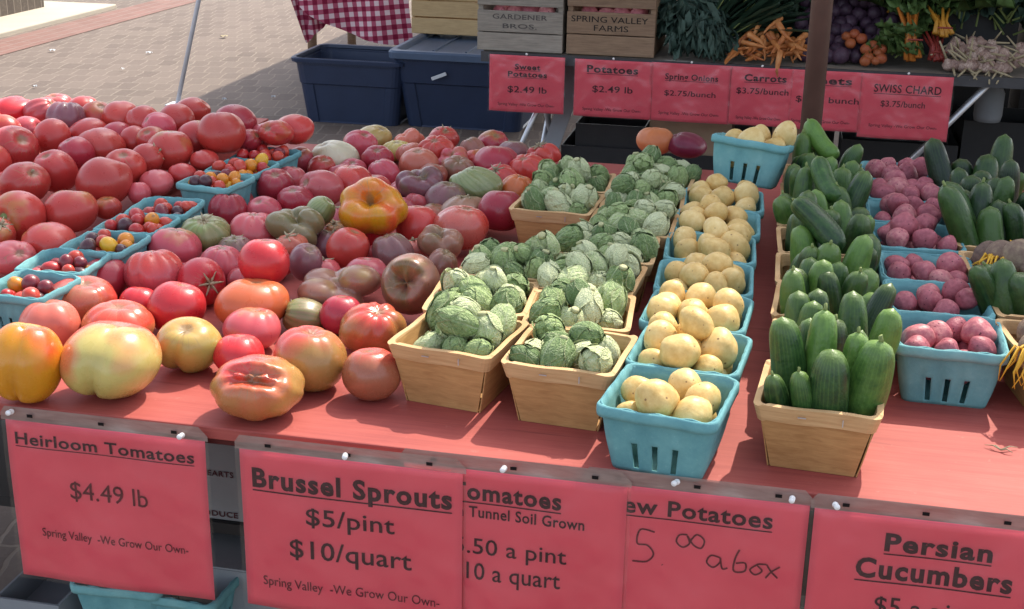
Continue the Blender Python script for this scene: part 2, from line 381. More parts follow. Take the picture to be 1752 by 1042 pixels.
# ------------------------------------------------------------------ setting: paving, slab, planter wall
def flat(name, pts, z, mat):
    return struct(put(name, mesh(name, [(x, y, z) for x, y in pts], [tuple(range(len(pts)))], False), mat))
flat('ground', [(-60, -12), (60, -12), (60, 110), (-60, 110)], 0, 'brick_pavers')
flat('brick_path', [(-5.30, 1.0), (-4.92, 1.0), (-4.92, 16.0), (-5.30, 16.0)], .004, 'red_pavers')
slab = MB().box(-11, -5.36, 0.5, 9.1, -.05, .035).build('concrete_path', 'concrete', bevel=.01); struct(slab)
wl_ = thing('planter_wall', 'low grey brick planter wall standing on the pale slab', 'wall', (-6.9, 6.4, .035))
MB().box(-1.08, 1.08, -2.34, 2.34, 0, .62).build('brickwork', 'wall_brick', wl_)
MB().box(-1.1, 1.1, -2.36, 2.36, .62, .69).build('coping', 'concrete', wl_, bevel=.008)
# ------------------------------------------------------------------ tents whose roofs shade the stall
def canopy(label, x0, x1, y0, y1, z, rise):
    t = thing('canopy_tent', label, 'tent', ((x0 + x1) / 2, (y0 + y1) / 2, 0)); hx = (x1 - x0) / 2; hy = (y1 - y0) / 2
    V = [(-hx, -hy, z), (hx, -hy, z), (hx, hy, z), (-hx, hy, z), (0, 0, z + rise)]
    rf = put('roof', mesh('roof', V, [(0, 1, 4), (1, 2, 4), (2, 3, 4), (3, 0, 4)], False), 'canopy_fabric', t)
    return t
canopy('white tent roof over the produce tables in front', -0.88, 3.6, 1.51, 3.86, 2.30, .5)
canopy('white tent roof over the back table and storage bins', -2.42, 4.2, 3.92, 10.4, 2.34, .7)
p = at_y(1397, 110, 1.95)
tp = thing('tent_pole', 'thick brown round pole rising behind the cucumbers, before the back signs', 'pole', (p[0], 1.95, 0))
MB().tube([(0, 0, .02), (0, 0, 2.5)], .0265, 20).build('shaft', 'brown_paint_metal', tp, True)
MB().box(-.07, .07, -.07, .07, 0, .018).build('foot_plate', 'brown_paint_metal', tp, bevel=.004)
b0 = at_z(303, 180, -.76); b1 = at_y(340, 0, b0[1]); dd = (b1 - b0) / (b1[2] - b0[2])
tl_ = thing('leaning_tent_pole', 'thin white leaning tent leg on the sunlit paving beyond the tomatoes', 'pole', (b0[0], b0[1], 0))
MB().tube([(dd[0] * k, 0, k) for k in (0.01, .8, 2.3)], .0125, 12).build('tube', 'white_paint_metal', tl_, True)
MB().box(-.05, .05, -.05, .05, 0, .01).build('foot_plate', 'white_paint_metal', tl_, bevel=.003)
# ------------------------------------------------------------------ front table
TX0, TX1, TD = -1.75, 1.55, 1.60
ft = thing('display_table', 'long red painted plywood market table carrying the tomatoes and baskets', 'table', (0, 0, 0))
MB().box(TX0, TX1, 0, TD, TZ - .018, TZ).build('tabletop', 'red_table_paint', ft, bevel=.002)
MB().box(TX0 + .01, TX1 - .01, .012, .03, TZ - .03, TZ - .0185).build('edge_strip', 'table_edge', ft)
MB().box(TX0 + .1, TX1 - .1, .5, .53, TZ - .08, TZ - .0185).build('apron', 'grey_wood', ft)
for x in (TX0 + .15, -.1, TX1 - .15):
    for y in (.45, TD - .15): MB().box(x - .02, x + .02, y - .02, y + .02, 0, TZ - .0185).build('leg', 'dark_metal', ft)
# ------------------------------------------------------------------ signs
_fontcache = {}
def text_geo(txt, bold=0.0):
    c = bpy.data.curves.new('t', 'FONT'); c.body = txt; c.size = 1; c.offset = bold; c.resolution_u = 3; c.fill_mode = 'FRONT'
    c.space_character = 1.0 + bold * 4
    o = bpy.data.objects.new('t', c); COL.objects.link(o); me = bpy.data.meshes.new_from_object(o)
    V = np.array([v.co[:] for v in me.vertices]); Fc = [tuple(p.vertices) for p in me.polygons]
    bpy.data.objects.remove(o); bpy.data.curves.remove(c); bpy.data.meshes.remove(me)
    return V, Fc
CAPH = .69
def lettering(parent, txt, x0, x1, zb, cap, yfun, bold=0.0, underline=False, mat='ink', slope=0.0):
    """one line of writing between x0 and x1, baseline zb, capital height cap"""
    V, Fc = text_geo(txt, bold)
    mn, mx_ = V[:, 0].min(), V[:, 0].max()
    X = x0 + (V[:, 0] - mn) / (mx_ - mn) * (x1 - x0); Z = zb + V[:, 1] * cap / CAPH + slope * (X - x0)
    W = [(x, yfun(x, z), z) for x, z in zip(X, Z)]
    if underline:
        k = len(W); n = 10; t = cap * .07
        for i in range(n + 1):
            x = x0 + (x1 - x0) * i / n
            for z in (zb - cap * .18, zb - cap * .18 - t): W.append((x, yfun(x, z), z))
        Fc = Fc + [(k + 2 * i, k + 2 * i + 1, k + 2 * i + 3, k + 2 * i + 2) for i in range(n)]
    return put('lettering', mesh('lettering', W, Fc, False), mat, parent)
def strokes(parent, polys, yfun, w, mat='ink'):
    """handwriting: each stroke a list of (x, z)"""
    m = MB()
    for P in polys:
        P = np.array(P, float)
        # smooth with Catmull-Rom
        Q = []
        for i in range(len(P) - 1):
            p0, p1, p2, p3 = P[max(i - 1, 0)], P[i], P[i + 1], P[min(i + 2, len(P) - 1)]
            for s in np.linspace(0, 1, 7)[:-1]:
                Q.append(.5 * (2 * p1 + (p2 - p0) * s + (2 * p0 - 5 * p1 + 4 * p2 - p3) * s * s + (3 * p1 - p0 - 3 * p2 + p3) * s ** 3))
        Q.append(P[-1]); Q = np.array(Q); d = np.gradient(Q, axis=0); d /= (np.linalg.norm(d, axis=1)[:, None] + 1e-9); nrm = np.stack([-d[:, 1], d[:, 0]], 1)
        V = []
        for q, n in zip(Q, nrm):
            for s in (-1, 1): x, z = q + n * s * w / 2; V.append((x, yfun(x, z), z))
        m.add(V, [(2 * i, 2 * i + 1, 2 * i + 3, 2 * i + 2) for i in range(len(Q) - 1)])
    return m.build('lettering', mat, parent)
rs = random.Random(5)
def sign(label, x0, x1, y, zt, zb, lines, pins=(), header=.020, tilt=.03, seed=1, bow=.004, hand=None, shear=0.0, dogear=False):
    """pink price sheet in a clear sleeve; x0..x1 and zt..zb bound the paper; header is the punched strip above"""
    W = x1 - x0; H = zt - zb; rg = random.Random(seed); ph = rg.uniform(0, 6)
    t = thing('price_sign', label, 'sign', (x0, y, zt + TZ), 0, None)
    def yf0(x, z): return -bow * math.sin(PI * min(max(x / W, 0), 1)) * .6 - tilt * (-z) - .002 * math.sin(x * 28 + ph) * math.sin(-z * 14 + ph) * min(1, max(0, -z) / .05)
    def sheet(off, x_a, x_b, z_a, z_b, nx=24, nz=18):
        return grid(nx, nz, lambda u, v: (x_a + (x_b - x_a) * u, yf0(x_a + (x_b - x_a) * u, z_a + (z_b - z_a) * v) + off, z_a + (z_b - z_a) * v + shear * 0))
    V, Fc = sheet(0, 0, W, 0, -H); o = put('paper', mesh('paper', V, [f[::-1] for f in Fc]), 'pink_paper', t)
    sm = o.modifiers.new('thick', 'SOLIDIFY'); sm.thickness = .0004; sm.offset = -1
    V, Fc = sheet(-.0022, -.005, W + .005, 0.0, -H - .004); put('sleeve', mesh('sleeve', V, [f[::-1] for f in Fc]), 'sleeve_film', t)
    if header:
        cut = .012
        V = [(-.005, 0, 0), (W + .005, 0, 0), (W + .005, 0, header * .35), (W + .005 - cut, 0, header), (-.005 + cut * .6, 0, header), (-.005, 0, header * .5)]
        V = [(a, yf0(a, 0) - .0022, c) for a, b, c in V]
        hs = put('header_strip', mesh('header_strip', V, [tuple(range(6))], False), 'sleeve_header', t)
        for u in (.14, .5, .86):
            hm = MB(); hm.box(u * W - .004, u * W + .004, -.0006, 0, header * .5 - .0022, header * .5 + .0022)
            hm.build('punch_hole', 'hole_dark', hs, loc=(0, yf0(W / 2, 0) * 0 - .0052, 0))
    yt = lambda x, z: yf0(x, z) - .0011
    for (txt, u0, u1, v, cap, bold, ul) in lines:
        lettering(t, txt, u0 * W, u1 * W, -v, cap, yt, bold, ul, 'ink_black' if bold else 'ink')
    if hand: strokes(t, hand, yt, .0022, 'ink')
    for u, dz in pins:
        pm = MB()
        pm.tube([(0, 0, 0), (0, -.003, 0), (0, -.004, 0), (0, -.010, 0), (0, -.011, 0), (0, -.014, .0)], [.0038, .0038, .0022, .0022, .0036, .0036], 12)
        po = pm.build('push_pin', 'pin_plastic', t, True, loc=(u * W, -.005, dz)); po.rotation_euler = (R(-15), 0, rg.uniform(-.3, .3))
    return t
ZT = -.026
def fx(px, py=800): return at_y(px, py, -.012)[0]
GROW = 'Spring Valley  -We Grow Our Own-'
sign('pink price sign reading Heirloom Tomatoes $4.49 lb below the sunlit tomatoes', fx(8, 720), fx(349, 750), -.010, -.016, -.256,
     [('Heirloom Tomatoes', .045, .945, .034, .0165, .018, True), ('$4.49 lb', .305, .70, .108, .026, 0, False), (GROW, .135, .885, .172, .0125, 0, False)],
     pins=[(.05, .014), (.9, .007)], seed=1, tilt=.01)
sign('pink price sign reading Brussel Sprouts $5/pint $10/quart at the table edge', fx(413, 765), fx(794, 805), -.019, -.016, -.248,
     [('Brussel Sprouts', .055, .955, .052, .026, .035, True), ('$5/pint', .30, .70, .098, .024, .008, False), ('$10/quart', .22, .775, .148, .026, .008, False), (GROW, .085, .90, .197, .0135, 0, False)],
     pins=[(.49, .009)], seed=2, tilt=.004)
sign('pink price sign reading Tomatoes High Tunnel Soil Grown, tucked behind the sprouts sign', fx(692, 800), fx(1074, 835), -.0125, -.0125, -.244,
     [('Tomatoes', .215, .715, .041, .0225, .03, True), ('High Tunnel Soil Grown', .155, .82, .066, .0150, .014, False), ('$5.50 a pint', .165, .745, .118, .022, .004, False), ('$10 a quart', .215, .72, .155, .024, .004, False)],
     pins=[(.46, .009)], seed=3, tilt=.003)
# handwritten price on the potato sign
def hw(W):
    k = 1 / 1240.0
    def s(pts, ox, oz): return [(ox + a * k, -(oz + b * k)) for a, b in pts]
    x5 = W * .21
    return [s([(32, 0), (10, -2), (6, 22), (22, 24), (32, 38), (22, 52), (0, 54)], x5, .060), s([(46, 54), (47, 55)], x5, .060), s([(-26, 10), (-34, 2), (-44, 10), (-38, 22), (-26, 30), (-30, 44), (-46, 42)], x5, .060), s([(-36, -6), (-36, 56)], x5, .060),
            s([(82, -2), (70, 0), (66, 12), (76, 20), (86, 12), (82, 0), (92, 14), (104, 18), (108, 4), (96, -4), (86, 10)], x5, .060),
            s([(134, 30), (120, 28), (114, 40), (124, 48), (134, 38), (134, 30), (138, 48), (146, 46)], x5, .060),
            s([(162, 12), (156, 30), (156, 50), (172, 48), (172, 34), (158, 36)], x5, .060), s([(190, 34), (180, 44), (188, 52), (198, 44), (190, 34), (204, 32)], x5, .060), s([(204, 32), (212, 44), (222, 54)], x5, .060), s([(224, 34), (212, 44), (204, 56)], x5, .060)]
sign('pink price sign reading New Potatoes with a handwritten 5.00 a box', fx(1004, 835), fx(1386, 868), -.0085, -.012, -.244,
     [('New Potatoes', .075, .845, .036, .021, .022, True)], pins=[(.41, .014), (.92, .009)], seed=4, tilt=.002, hand=hw(.29))
sign('pink price sign reading Persian Cucumbers at the right end of the table', fx(1394, 868), fx(1776, 910), -.0125, -.012, -.244,
     [('Persian', .335, .82, .045, .0225, .035, True), ('Cucumbers', .215, .925, .083, .025, .035, True), ('$5 a pint', .32, .78, .132, .024, .006, False)], pins=[(.09, .009)], seed=5, tilt=.003)
# ------------------------------------------------------------------ baskets
def rr(hx, hy, r, side_t, n=4):
    """rounded rectangle outline; side_t: positions (-1..1) of the points along each side"""
    P = []
    for k in range(4):
        ang = k * PI / 2; L = hx - r if k % 2 == 0 else hy - r; D = hy if k % 2 == 0 else hx
        for t in side_t: P.append((t * L, -D, ang, t, 0))
        for j in range(1, n):
            a = -PI / 2 + (PI / 2) * j / n; P.append((L + r * math.cos(a), -(D - r) + r * math.sin(a), ang, 2, 0))
    out = []
    for x, y, a, t, _ in P:
        out.append((x * math.cos(a) - y * math.sin(a), x * math.sin(a) + y * math.cos(a), t, a))
    return out
def blue_basket_meshes(A, Bm, H):
    """moulded pulp berry basket: A half width at rim, Bm half width at base, H height"""
    sl = [-.5, 0, .5]; hw_ = .075
    st = sorted([-1, 1, -.78, .78, -.25, .25] + [c + s * hw_ for c in sl for s in (-1, 1)] + [c + s * (hw_ + .07) for c in sl for s in (-1, 1)])
    zs = [0, .06, .2, .34, .48, .54, .7, .84, .86, 1.0]
    V = []; rows = []
    rg = random.Random(3)
    for zi, f in enumerate(zs):
        h = Bm + (A - Bm) * (f ** .9)
        O = rr(h, h, .012 + .003 * f, st); row = []
        for (x, y, t, a) in O:
            rib = 0.0
            if t != 2 and .05 < f < .85:
                rib = .0016 * math.cos(t * PI * 4) * math.sin(PI * min(1, f / .85))
            nx, ny = math.sin(a), -math.cos(a)
            w = .0012 * math.sin(x * 160 + 1) + .0010 * math.sin(y * 210 + 2)
            row.append(len(V)); V.append((x + nx * rib, y + ny * rib, f * H + (w * 1.2 if f > .83 else 0)))
        rows.append((row, O))
    n = len(rows[0][0]); Fc = []
    for i in range(len(zs) - 1):
        for j in range(n):
            t0 = rows[i][1][j][2]; t1 = rows[i][1][(j + 1) % n][2]
            slot = t0 != 2 and t1 != 2 and any(abs((t0 + t1) / 2 - c) < hw_ * .9 for c in sl) and .03 < (zs[i] + zs[i + 1]) / 2 < .5
            if slot: continue
            Fc.append((rows[i][0][j], rows[i][0][(j + 1) % n], rows[i + 1][0][(j + 1) % n], rows[i + 1][0][j]))
    Fc.append(tuple(rows[0][0][::-1]))
    body = mesh('body', V, Fc, True)
    # rim: a folded band round the mouth
    V = []; prof = [(.000, .84), (.0030, .84), (.0036, .90), (.0034, .985), (.0014, 1.012), (-.0010, 1.004), (-.0018, .90), (-.0008, .86)]
    st2 = list(np.linspace(-1, 1, 9)); rows = []
    for dx, f in prof:
        O = rr(A + dx, A + dx, .015, st2); row = []
        for (x, y, t, a) in O:
            w = .0007 * math.sin(x * 90 + a) + .0008 * math.sin(y * 110 + 2 * a)
            row.append(len(V)); V.append((x, y, f * H + w))
        rows.append(row)
    n = len(rows[0]); Fc = [(rows[i][j], rows[i][(j + 1) % n], rows[(i + 1) % len(prof)][(j + 1) % n], rows[(i + 1) % len(prof)][j]) for i in range(len(prof)) for j in range(n)]
    return body, mesh('rim', V, Fc, True)
def wood_basket_meshes(A, Bm, H):
    m = MB(); th = .0016
    for k in range(4):
        a = k * PI / 2; g0, g1 = (.90, .955) if k % 2 == 0 else (1.0, .99)
        out = 0.0 if k % 2 == 0 else -.0022
        for o_, rev in ((out, False), (out - th, True)):
            pass
        V = []
        nz, nx = 6, 8
        for off in (out, out - th):
            for i in range(nz + 1):
                f = i / nz; h = Bm + (A - Bm) * f
                for j in range(nx + 1):
                    t = -1 + 2 * j / nx; half = h * (g0 + (g1 - g0) * f)
                    bulge = .0012 * math.sin(PI * f) * math.cos(t * 1.3 + k)
                    x, y = t * half, -(h + off + bulge); V.append((x * math.cos(a) - y * math.sin(a), x * math.sin(a) + y * math.cos(a), f * H * .97 + .0005))
        N = (nz + 1) * (nx + 1); Fc = []
        for i in range(nz):
            for j in range(nx):
                q = (i * (nx + 1) + j, i * (nx + 1) + j + 1, (i + 1) * (nx + 1) + j + 1, (i + 1) * (nx + 1) + j)
                Fc.append(q); Fc.append(tuple(v + N for v in q[::-1]))
        for i in range(nz):
            for j in (0, nx):
                p, q = i * (nx + 1) + j, (i + 1) * (nx + 1) + j; Fc.append((p, q, q + N, p + N))
        m.add(V, Fc)
    m.box(-Bm + .003, Bm - .003, -Bm + .003, Bm - .003, .001, .003)
    body = mesh('body', m.V, m.F, False)
    V = []; st2 = list(np.linspace(-1, 1, 9)); rows = []
    for dx, f in [(.0014, .76), (.0030, .76), (.0046, 1.0), (.0046, 1.012), (-.0030, 1.012), (-.0042, .80), (-.0026, .80), (.0012, .99)]:
        O = rr(A * (1 - .0 * f) + dx - (1 - f) * (A - Bm), A + dx - (1 - f) * (A - Bm), .012, st2); row = []
        for (x, y, t, a) in O:
            w = .0010 * math.sin(x * 60 + a * 2) + .0008 * math.sin(y * 75 + a)
            row.append(len(V)); V.append((x, y, f * H + w))
        rows.append(row)
    n = len(rows[0]); k = len(rows)
    Fc = [(rows[i][j], rows[i][(j + 1) % n], rows[(i + 1) % k][(j + 1) % n], rows[(i + 1) % k][j]) for i in range(k) for j in range(n)]
    rim = mesh('rim', V, Fc, False)
    return body, rim
QA, QB, QH = .0725, .057, .088          # quart
PA, PB, PH = .0560, .045, .072          # pint
BM = {('blue', 'q'): blue_basket_meshes(QA, QB, QH), ('blue', 'p'): blue_basket_meshes(PA, PB, PH), ('wood', 'q'): wood_basket_meshes(QA, QB, QH)}
_st = MB().box(-.022, -.012, -QA - .0060, -QA - .0044, .0785, .0797); STAPLE = mesh('staple', _st.V, _st.F, False); _st = MB().box(.031, .0322, -QA - .0060, -QA - .0044, .074, .083); STAPLE2 = mesh('staple', _st.V, _st.F, False)
DIM = {'q': (QA, QB, QH), 'p': (PA, PB, PH)}
def basket(kind, size, label, group, x, y, z=0, rz=0, tilt=(0, 0)):
    t = thing('pulp_basket' if kind == 'blue' else 'wooden_basket', label, 'basket', (x, y, TZ + z), rz, group)
    t.rotation_euler = (tilt[0], tilt[1], rz)
    b, r = BM[(kind, size)]
    bo = put('body', b, 'blue_pulp' if kind == 'blue' else 'basket_veneer', t); ro = put('rim', r, 'blue_pulp' if kind == 'blue' else 'basket_rim_veneer', t)
    if kind == 'wood': put('staple', STAPLE, 'steel', ro); put('staple', STAPLE2, 'steel', ro)
    if kind == 'blue' and not bo.modifiers:
        s = bo.modifiers.new('thick', 'SOLIDIFY'); s.thickness = .0022; s.offset = -1
    return t
# ------------------------------------------------------------------ packing of loose produce in a basket
def pack(n, rad, A, Bm, H, floor, rng, iters=160, top=None, extra=0.0):
    """settle n balls in a tapered box (local coordinates); returns positions and radii"""
    r = np.array([rng.uniform(*rad) for _ in range(n)])
    P = np.array([[rng.uniform(-.7, .7) * A, rng.uniform(-.7, .7) * A, floor + .02 + .09 * i / n] for i in range(n)])
    for it in range(iters):
        P[:, 2] -= .0012
        for _ in range(2):
            d = P[:, None] - P[None]; L = np.linalg.norm(d, axis=2) + np.eye(n); S = (r[:, None] + r[None]) * .95
            o = np.clip(S - L, 0, None); np.fill_diagonal(o, 0)
            P += (d / L[..., None] * o[..., None] * .5).sum(1) * .7
            lim = Bm + (A - Bm) * np.clip(P[:, 2] / H, 0, 1.05) - .004
            for k in (0, 1):
                inside = P[:, 2] < H + r * .35
                P[:, k] = np.where(inside, np.clip(P[:, k], -(lim - r * 1.16), lim - r * 1.16), np.clip(P[:, k], -(lim), lim))
            P[:, 2] = np.maximum(P[:, 2], floor + r)
    return P, r
def spot(x, y, A):
    fx_ = 'left' if x < -A * .25 else 'right' if x > A * .25 else 'middle'
    fy = 'front' if y < -A * .25 else 'back' if y > A * .25 else 'centre'
    if fx_ == 'middle' and fy == 'centre': return 'in the middle'
    if fx_ == 'middle': return 'at the %s' % fy
    if fy == 'centre': return 'at the %s side' % fx_
    return 'at the %s %s' % (fy, fx_)
ORD = ['nearest', 'second', 'third', 'fourth', 'fifth', 'sixth', 'seventh', 'eighth', 'ninth', 'tenth']
LABELS = {}
def uniq(label, group):
    """second and later users of a label share it as one group of look-alikes"""
    LABELS[label] = LABELS.get(label, 0) + 1; return label
# ---- prototypes
def blob(rng, sx, sy, sz, lump=.06, f=2.2, nu=22, nv=16):
    D, T, P, Fc = sphere_dirs(nu, nv); r = 1 + lowfreq(D, rng, 6, lump, f)
    return (D * r[:, None]) * np.array([sx, sy, sz]), Fc
rp = random.Random(11)
POT = []
for i in range(6):
    V, Fc = blob(rp, rp.uniform(1.02, 1.2), rp.uniform(.92, 1.02), rp.uniform(.84, .96), .055, 2.6); POT.append(mesh('potato', V, Fc))
POTR = []
for i in range(6):
    V, Fc = blob(rp, rp.uniform(1.0, 1.18), rp.uniform(.92, 1.0), rp.uniform(.85, .97), .085, 2.8); POTR.append(mesh('red_potato', V, Fc))
for m_ in POT: m_.materials.append(M['potato_yellow'])
for m_ in POTR: m_.materials.append(M['potato_red'])
def sprout_mesh(rng):
    m = MB(); vein = []; edge = []
    D, T, P, Fc = sphere_dirs(18, 12); r = 1 + lowfreq(D, rng, 4, .03, 3)
    V = D * r[:, None] * np.array([.93, .93, 1.0]); m.add(V, Fc); vein += [0.0] * len(V); edge += [0.0] * len(V)
    nl = rng.randint(7, 9)
    for i in range(nl):
        az = i * 2.4 + rng.uniform(-.3, .3); el = -.75 + 1.45 * i / nl + rng.uniform(-.1, .1)      # base leaves low, inner leaves high
        wid = rng.uniform(1.05, 1.4); hgt = rng.uniform(1.5, 1.95); lift = rng.uniform(.0, .055) if rng.random() < .8 else rng.uniform(.08, .16); layer = 1.0 + .013 * (nl - i); ph = rng.uniform(0, 6)
        nu, nv = 14, 14; k = len(m.V); Vs = []
        for j in range(nv + 1):
            for q in range(nu + 1):
                u = q / nu * 2 - 1; v = j / nv
                half = wid * math.sin(PI * min(1, (.12 + v * .93))) ** .55 * (.45 + .65 * v if v < .6 else .84 * (1 - ((v - .6) / .4) ** 2.2 * .9))
                a = az + u * half / max(.35, math.cos(el + (v - .35) * hgt * .6)); e = el - .45 + v * hgt
                e = min(e, 1.5)
                rim = max(abs(u) ** 5, max(0, (v - .72) / .28) ** 2)
                rr_ = layer + lift * rim + .03 * rim * math.sin(u * 9 + v * 11 + ph) + .02 * math.sin(u * 5 + v * 7 + ph) + .012 * math.cos(u * 2)
                vn = math.exp(-(u / .09) ** 2) * (1 - v * .6)
                side = abs(math.sin((v * 4.5 - abs(u) * 1.7) * PI)); vn = max(vn, (side > .96) * .55 * (1 - rim), .5 * max(0, side - .86) / .14 * (1 - rim))
                rr_ += .03 * vn
                Vs.append((rr_ * math.cos(e) * math.cos(a) * .95, rr_ * math.cos(e) * math.sin(a) * .95, rr_ * math.sin(e) * 1.02)); vein.append(vn); edge.append(rim)
        m.add(Vs, [(j * (nu + 1) + q, j * (nu + 1) + q + 1, (j + 1) * (nu + 1) + q + 1, (j + 1) * (nu + 1) + q) for j in range(nv) for q in range(nu)])
    me = mesh('sprout', m.V, m.F, True, {'vein': vein, 'edge': edge}); me.materials.append(M['sprout_leaf']); return me
SPR = [sprout_mesh(rp) for _ in range(7)]
_sm = MB().tube([(0, 0, -.92), (0, 0, -1.08), (0, 0, -1.12)], [.34, .30, .24], 14); SPR_STEM = mesh('stem', _sm.V, _sm.F); SPR_STEM.materials.append(M['sprout_stem'])
def cuc_mesh(rng, L, rad):
    n = 22; ns = 18; m = MB(); bx = rng.uniform(-.06, .06); by = rng.uniform(-.05, .05); V = []; al = []; az = []
    ph = rng.uniform(0, 6); neck = rng.uniform(.86, 1.0)
    for i in range(n + 1):
        f = i / n; prof = min(1, (max(0, 1 - (abs(2 * f - 1)) ** 5.5)) ** .5)
        prof *= 1 - (1 - neck) * max(0, f - .55) / .45 + .03 * math.sin(f * 9 + ph)
        prof = max(prof, .02)
        cx, cy = bx * L * math.sin(PI * f), by * L * math.sin(PI * f)
        for j in range(ns):
            a = 2 * PI * j / ns; rr_ = rad * prof * (1 + .015 * math.cos(a * 5 + ph) + .012 * math.sin(a * 3 + f * 14 + ph))
            V.append((cx + rr_ * math.cos(a), cy + rr_ * math.sin(a), f * L)); al.append(f); az.append(math.cos(a) * 3.1)
    Fc = [(i * ns + j, i * ns + (j + 1) % ns, (i + 1) * ns + (j + 1) % ns, (i + 1) * ns + j) for i in range(n) for j in range(ns)] + [tuple(range(ns))[::-1], tuple(range(n * ns, n * ns + ns))]
    me = mesh('cucumber', V, Fc, True, {'along': al, 'azim': az}); me.materials.append(M['cucumber_skin']); return me
CUC = [cuc_mesh(rp, 1, rp.uniform(.162, .176)) for _ in range(7)]
_sm = MB().tube([(0, 0, .985), (.01, 0, 1.005), (.025, .01, 1.03)], [.034, .024, .024], 8); CUC_STEM = mesh('stem', _sm.V, _sm.F); CUC_STEM.materials.append(M['stem_green'])
def cucumber(base, tip, rad, label, group, stem=True, rng=rp):
    b = Vector(base); d = Vector(tip) - b; L = d.length; me = rng.choice(CUC)
    o = put('cucumber', me); w = rad / .178
    o.rotation_mode = 'QUATERNION'; o.rotation_quaternion = d.to_track_quat('Z', 'Y') @ Euler((0, 0, rng.uniform(0, 6.28))).to_quaternion()
    o.location = b; o.scale = (w, w, L); tag(o, label, 'cucumber', group)
    if stem:
        s = put('stem', CUC_STEM, None, o); s.scale = (.75, .75, 1)
    return o
def fill_round(basket_obj, name, cat, protos, n, rad, size, floor, seed, word, where, group, mat=None, keep=None, stem=False, heap=False):
    A, Bm, H = DIM[size]; rg = random.Random(seed)
    P, r = pack(n, rad, A, Bm, H, floor, rg)
    rot = Matrix.Rotation(basket_obj.rotation_euler[2], 3, 'Z') if abs(basket_obj.rotation_euler[0]) < .01 else basket_obj.rotation_euler.to_matrix()
    bl = basket_obj.location
    # drop the ones buried out of sight
    seen = []
    for i in range(n):
        above = [(j) for j in range(n) if P[j, 2] > P[i, 2] + r[i] * .9 and np.hypot(*(P[j, :2] - P[i, :2])) < r[i] * .75]
        if not above: seen.append(i)
    for i in seen:
        o = put(name, rg.choice(protos)); o.location = bl + rot @ Vector(P[i]); s = r[i]; o.scale = (s, s, s)
        o.rotation_euler = (rg.uniform(0, 6.28), rg.uniform(0, 6.28), rg.uniform(0, 6.28))
        c = word(rg, o) if callable(word) else word
        tag(o, '%s %s of the %s' % (c, spot(P[i, 0], P[i, 1], A), where), cat, group)
        if stem:
            o.scale = (s * rg.uniform(.9, 1.02), s * rg.uniform(.9, 1.02), s * rg.uniform(1.08, 1.38)); o.rotation_euler = (rg.uniform(-1.3, 1.3), rg.uniform(-1.3, 1.3), rg.uniform(0, 6.28)) if rg.random() < .7 else (rg.uniform(2, 4), rg.uniform(-.6, .6), 0); put('stem', SPR_STEM, None, o)
    return seen
# ---- sprout baskets (two columns of wooden quarts)
def sprout_col(side, xs, ys, rz):
    for i, (x, y) in enumerate(zip(xs, ys)):
        nm = '%s %s row sprout basket' % (ORD[i], side)
        b = basket('wood', 'q', 'square wooden veneer basket of sprouts, %s from the front in the %s sprout row' % (('first' if i == 0 else ORD[i]), side), 'wooden baskets of brussels sprouts', x, y, 0, rz[i])
        n = 19 if i < 2 else 28
        fill_round(b, 'brussels_sprout', 'brussels sprout', SPR, n, (.0175, .0245) if i < 2 else (.0155, .0225), 'q', .030 if i < 2 else .044, 40 + i + (20 if side == 'right' else 0), 'green brussels sprout', nm, 'brussels sprouts in the %s' % nm, stem=True)
sprout_col('left', [-.117, -.122, -.113, -.108, -.105], [.193, .352, .515, .905, 1.065], [R(-9), R(3), R(2), R(-3), R(2)])
sprout_col('right', [.043, .030, .022, .030, .045, .045, .05], [.170, .325, .480, .640, .800, .965, 1.13], [R(-5), R(4), R(-3), R(2), R(0), R(3), R(-2)])
# ---- yellow potatoes in blue quarts
YX = [.187, .199, .196, .194, .191, .192, .192]; YY = [.058, .212, .372, .530, .690, .850, 1.010]; YR = [R(-8), R(-5), R(-3), R(2), R(3), R(2), R(3)]
for i in range(7):
    nm = '%s yellow potato basket' % ORD[i]
    b = basket('blue', 'q', 'blue pulp basket of yellow potatoes, %s from the front in its row' % ('first' if i == 0 else ORD[i]), 'blue baskets of yellow potatoes', YX[i], YY[i], 0, YR[i])
    fill_round(b, 'yellow_potato', 'potato', POT, 11 if i == 0 else 15, (.0205, .0270) if i < 2 else (.0200, .0255), 'q', .018 if i == 0 else .030, 70 + i, 'pale yellow potato', nm, 'yellow potatoes in the %s' % nm)
pa = at_y(1212, 250, 1.11); pb = at_y(1342, 290, 1.11)
b = basket('blue', 'q', 'blue pulp basket of pale potatoes perched on top at the back of the potato row', 'blue baskets of yellow potatoes', (pa[0] + pb[0]) / 2, 1.185, .078, R(-6), (R(-11), R(5)))
fill_round(b, 'yellow_potato', 'potato', POT, 10, (.021, .027), 'q', .030, 88, 'pale yellow potato', 'perched yellow potato basket', 'yellow potatoes in the perched basket')
# ---- red potatoes in blue quarts
RY = [.370, .520, .672, .850, 1.010, 1.170, 1.33]; RX = [.548, .544, .540, .535, .532, .530, .530]
for i in range(7):
    nm = '%s red potato basket' % ORD[i]
    b = basket('blue', 'q', 'blue pulp basket of red potatoes, %s from the front in its row' % ('first' if i == 0 else ORD[i]), 'blue baskets of red potatoes', RX[i], RY[i], 0, R([-1, 2, 1, 3, 0, 2, -2][i]))
    fill_round(b, 'red_potato', 'potato', POTR, 15 if i < 3 else 17, (.0170, .0240), 'q', .026 if i < 3 else .036, 110 + i, 'small red potato' if i < 3 else 'dull red potato', nm, 'red potatoes in the %s' % nm)
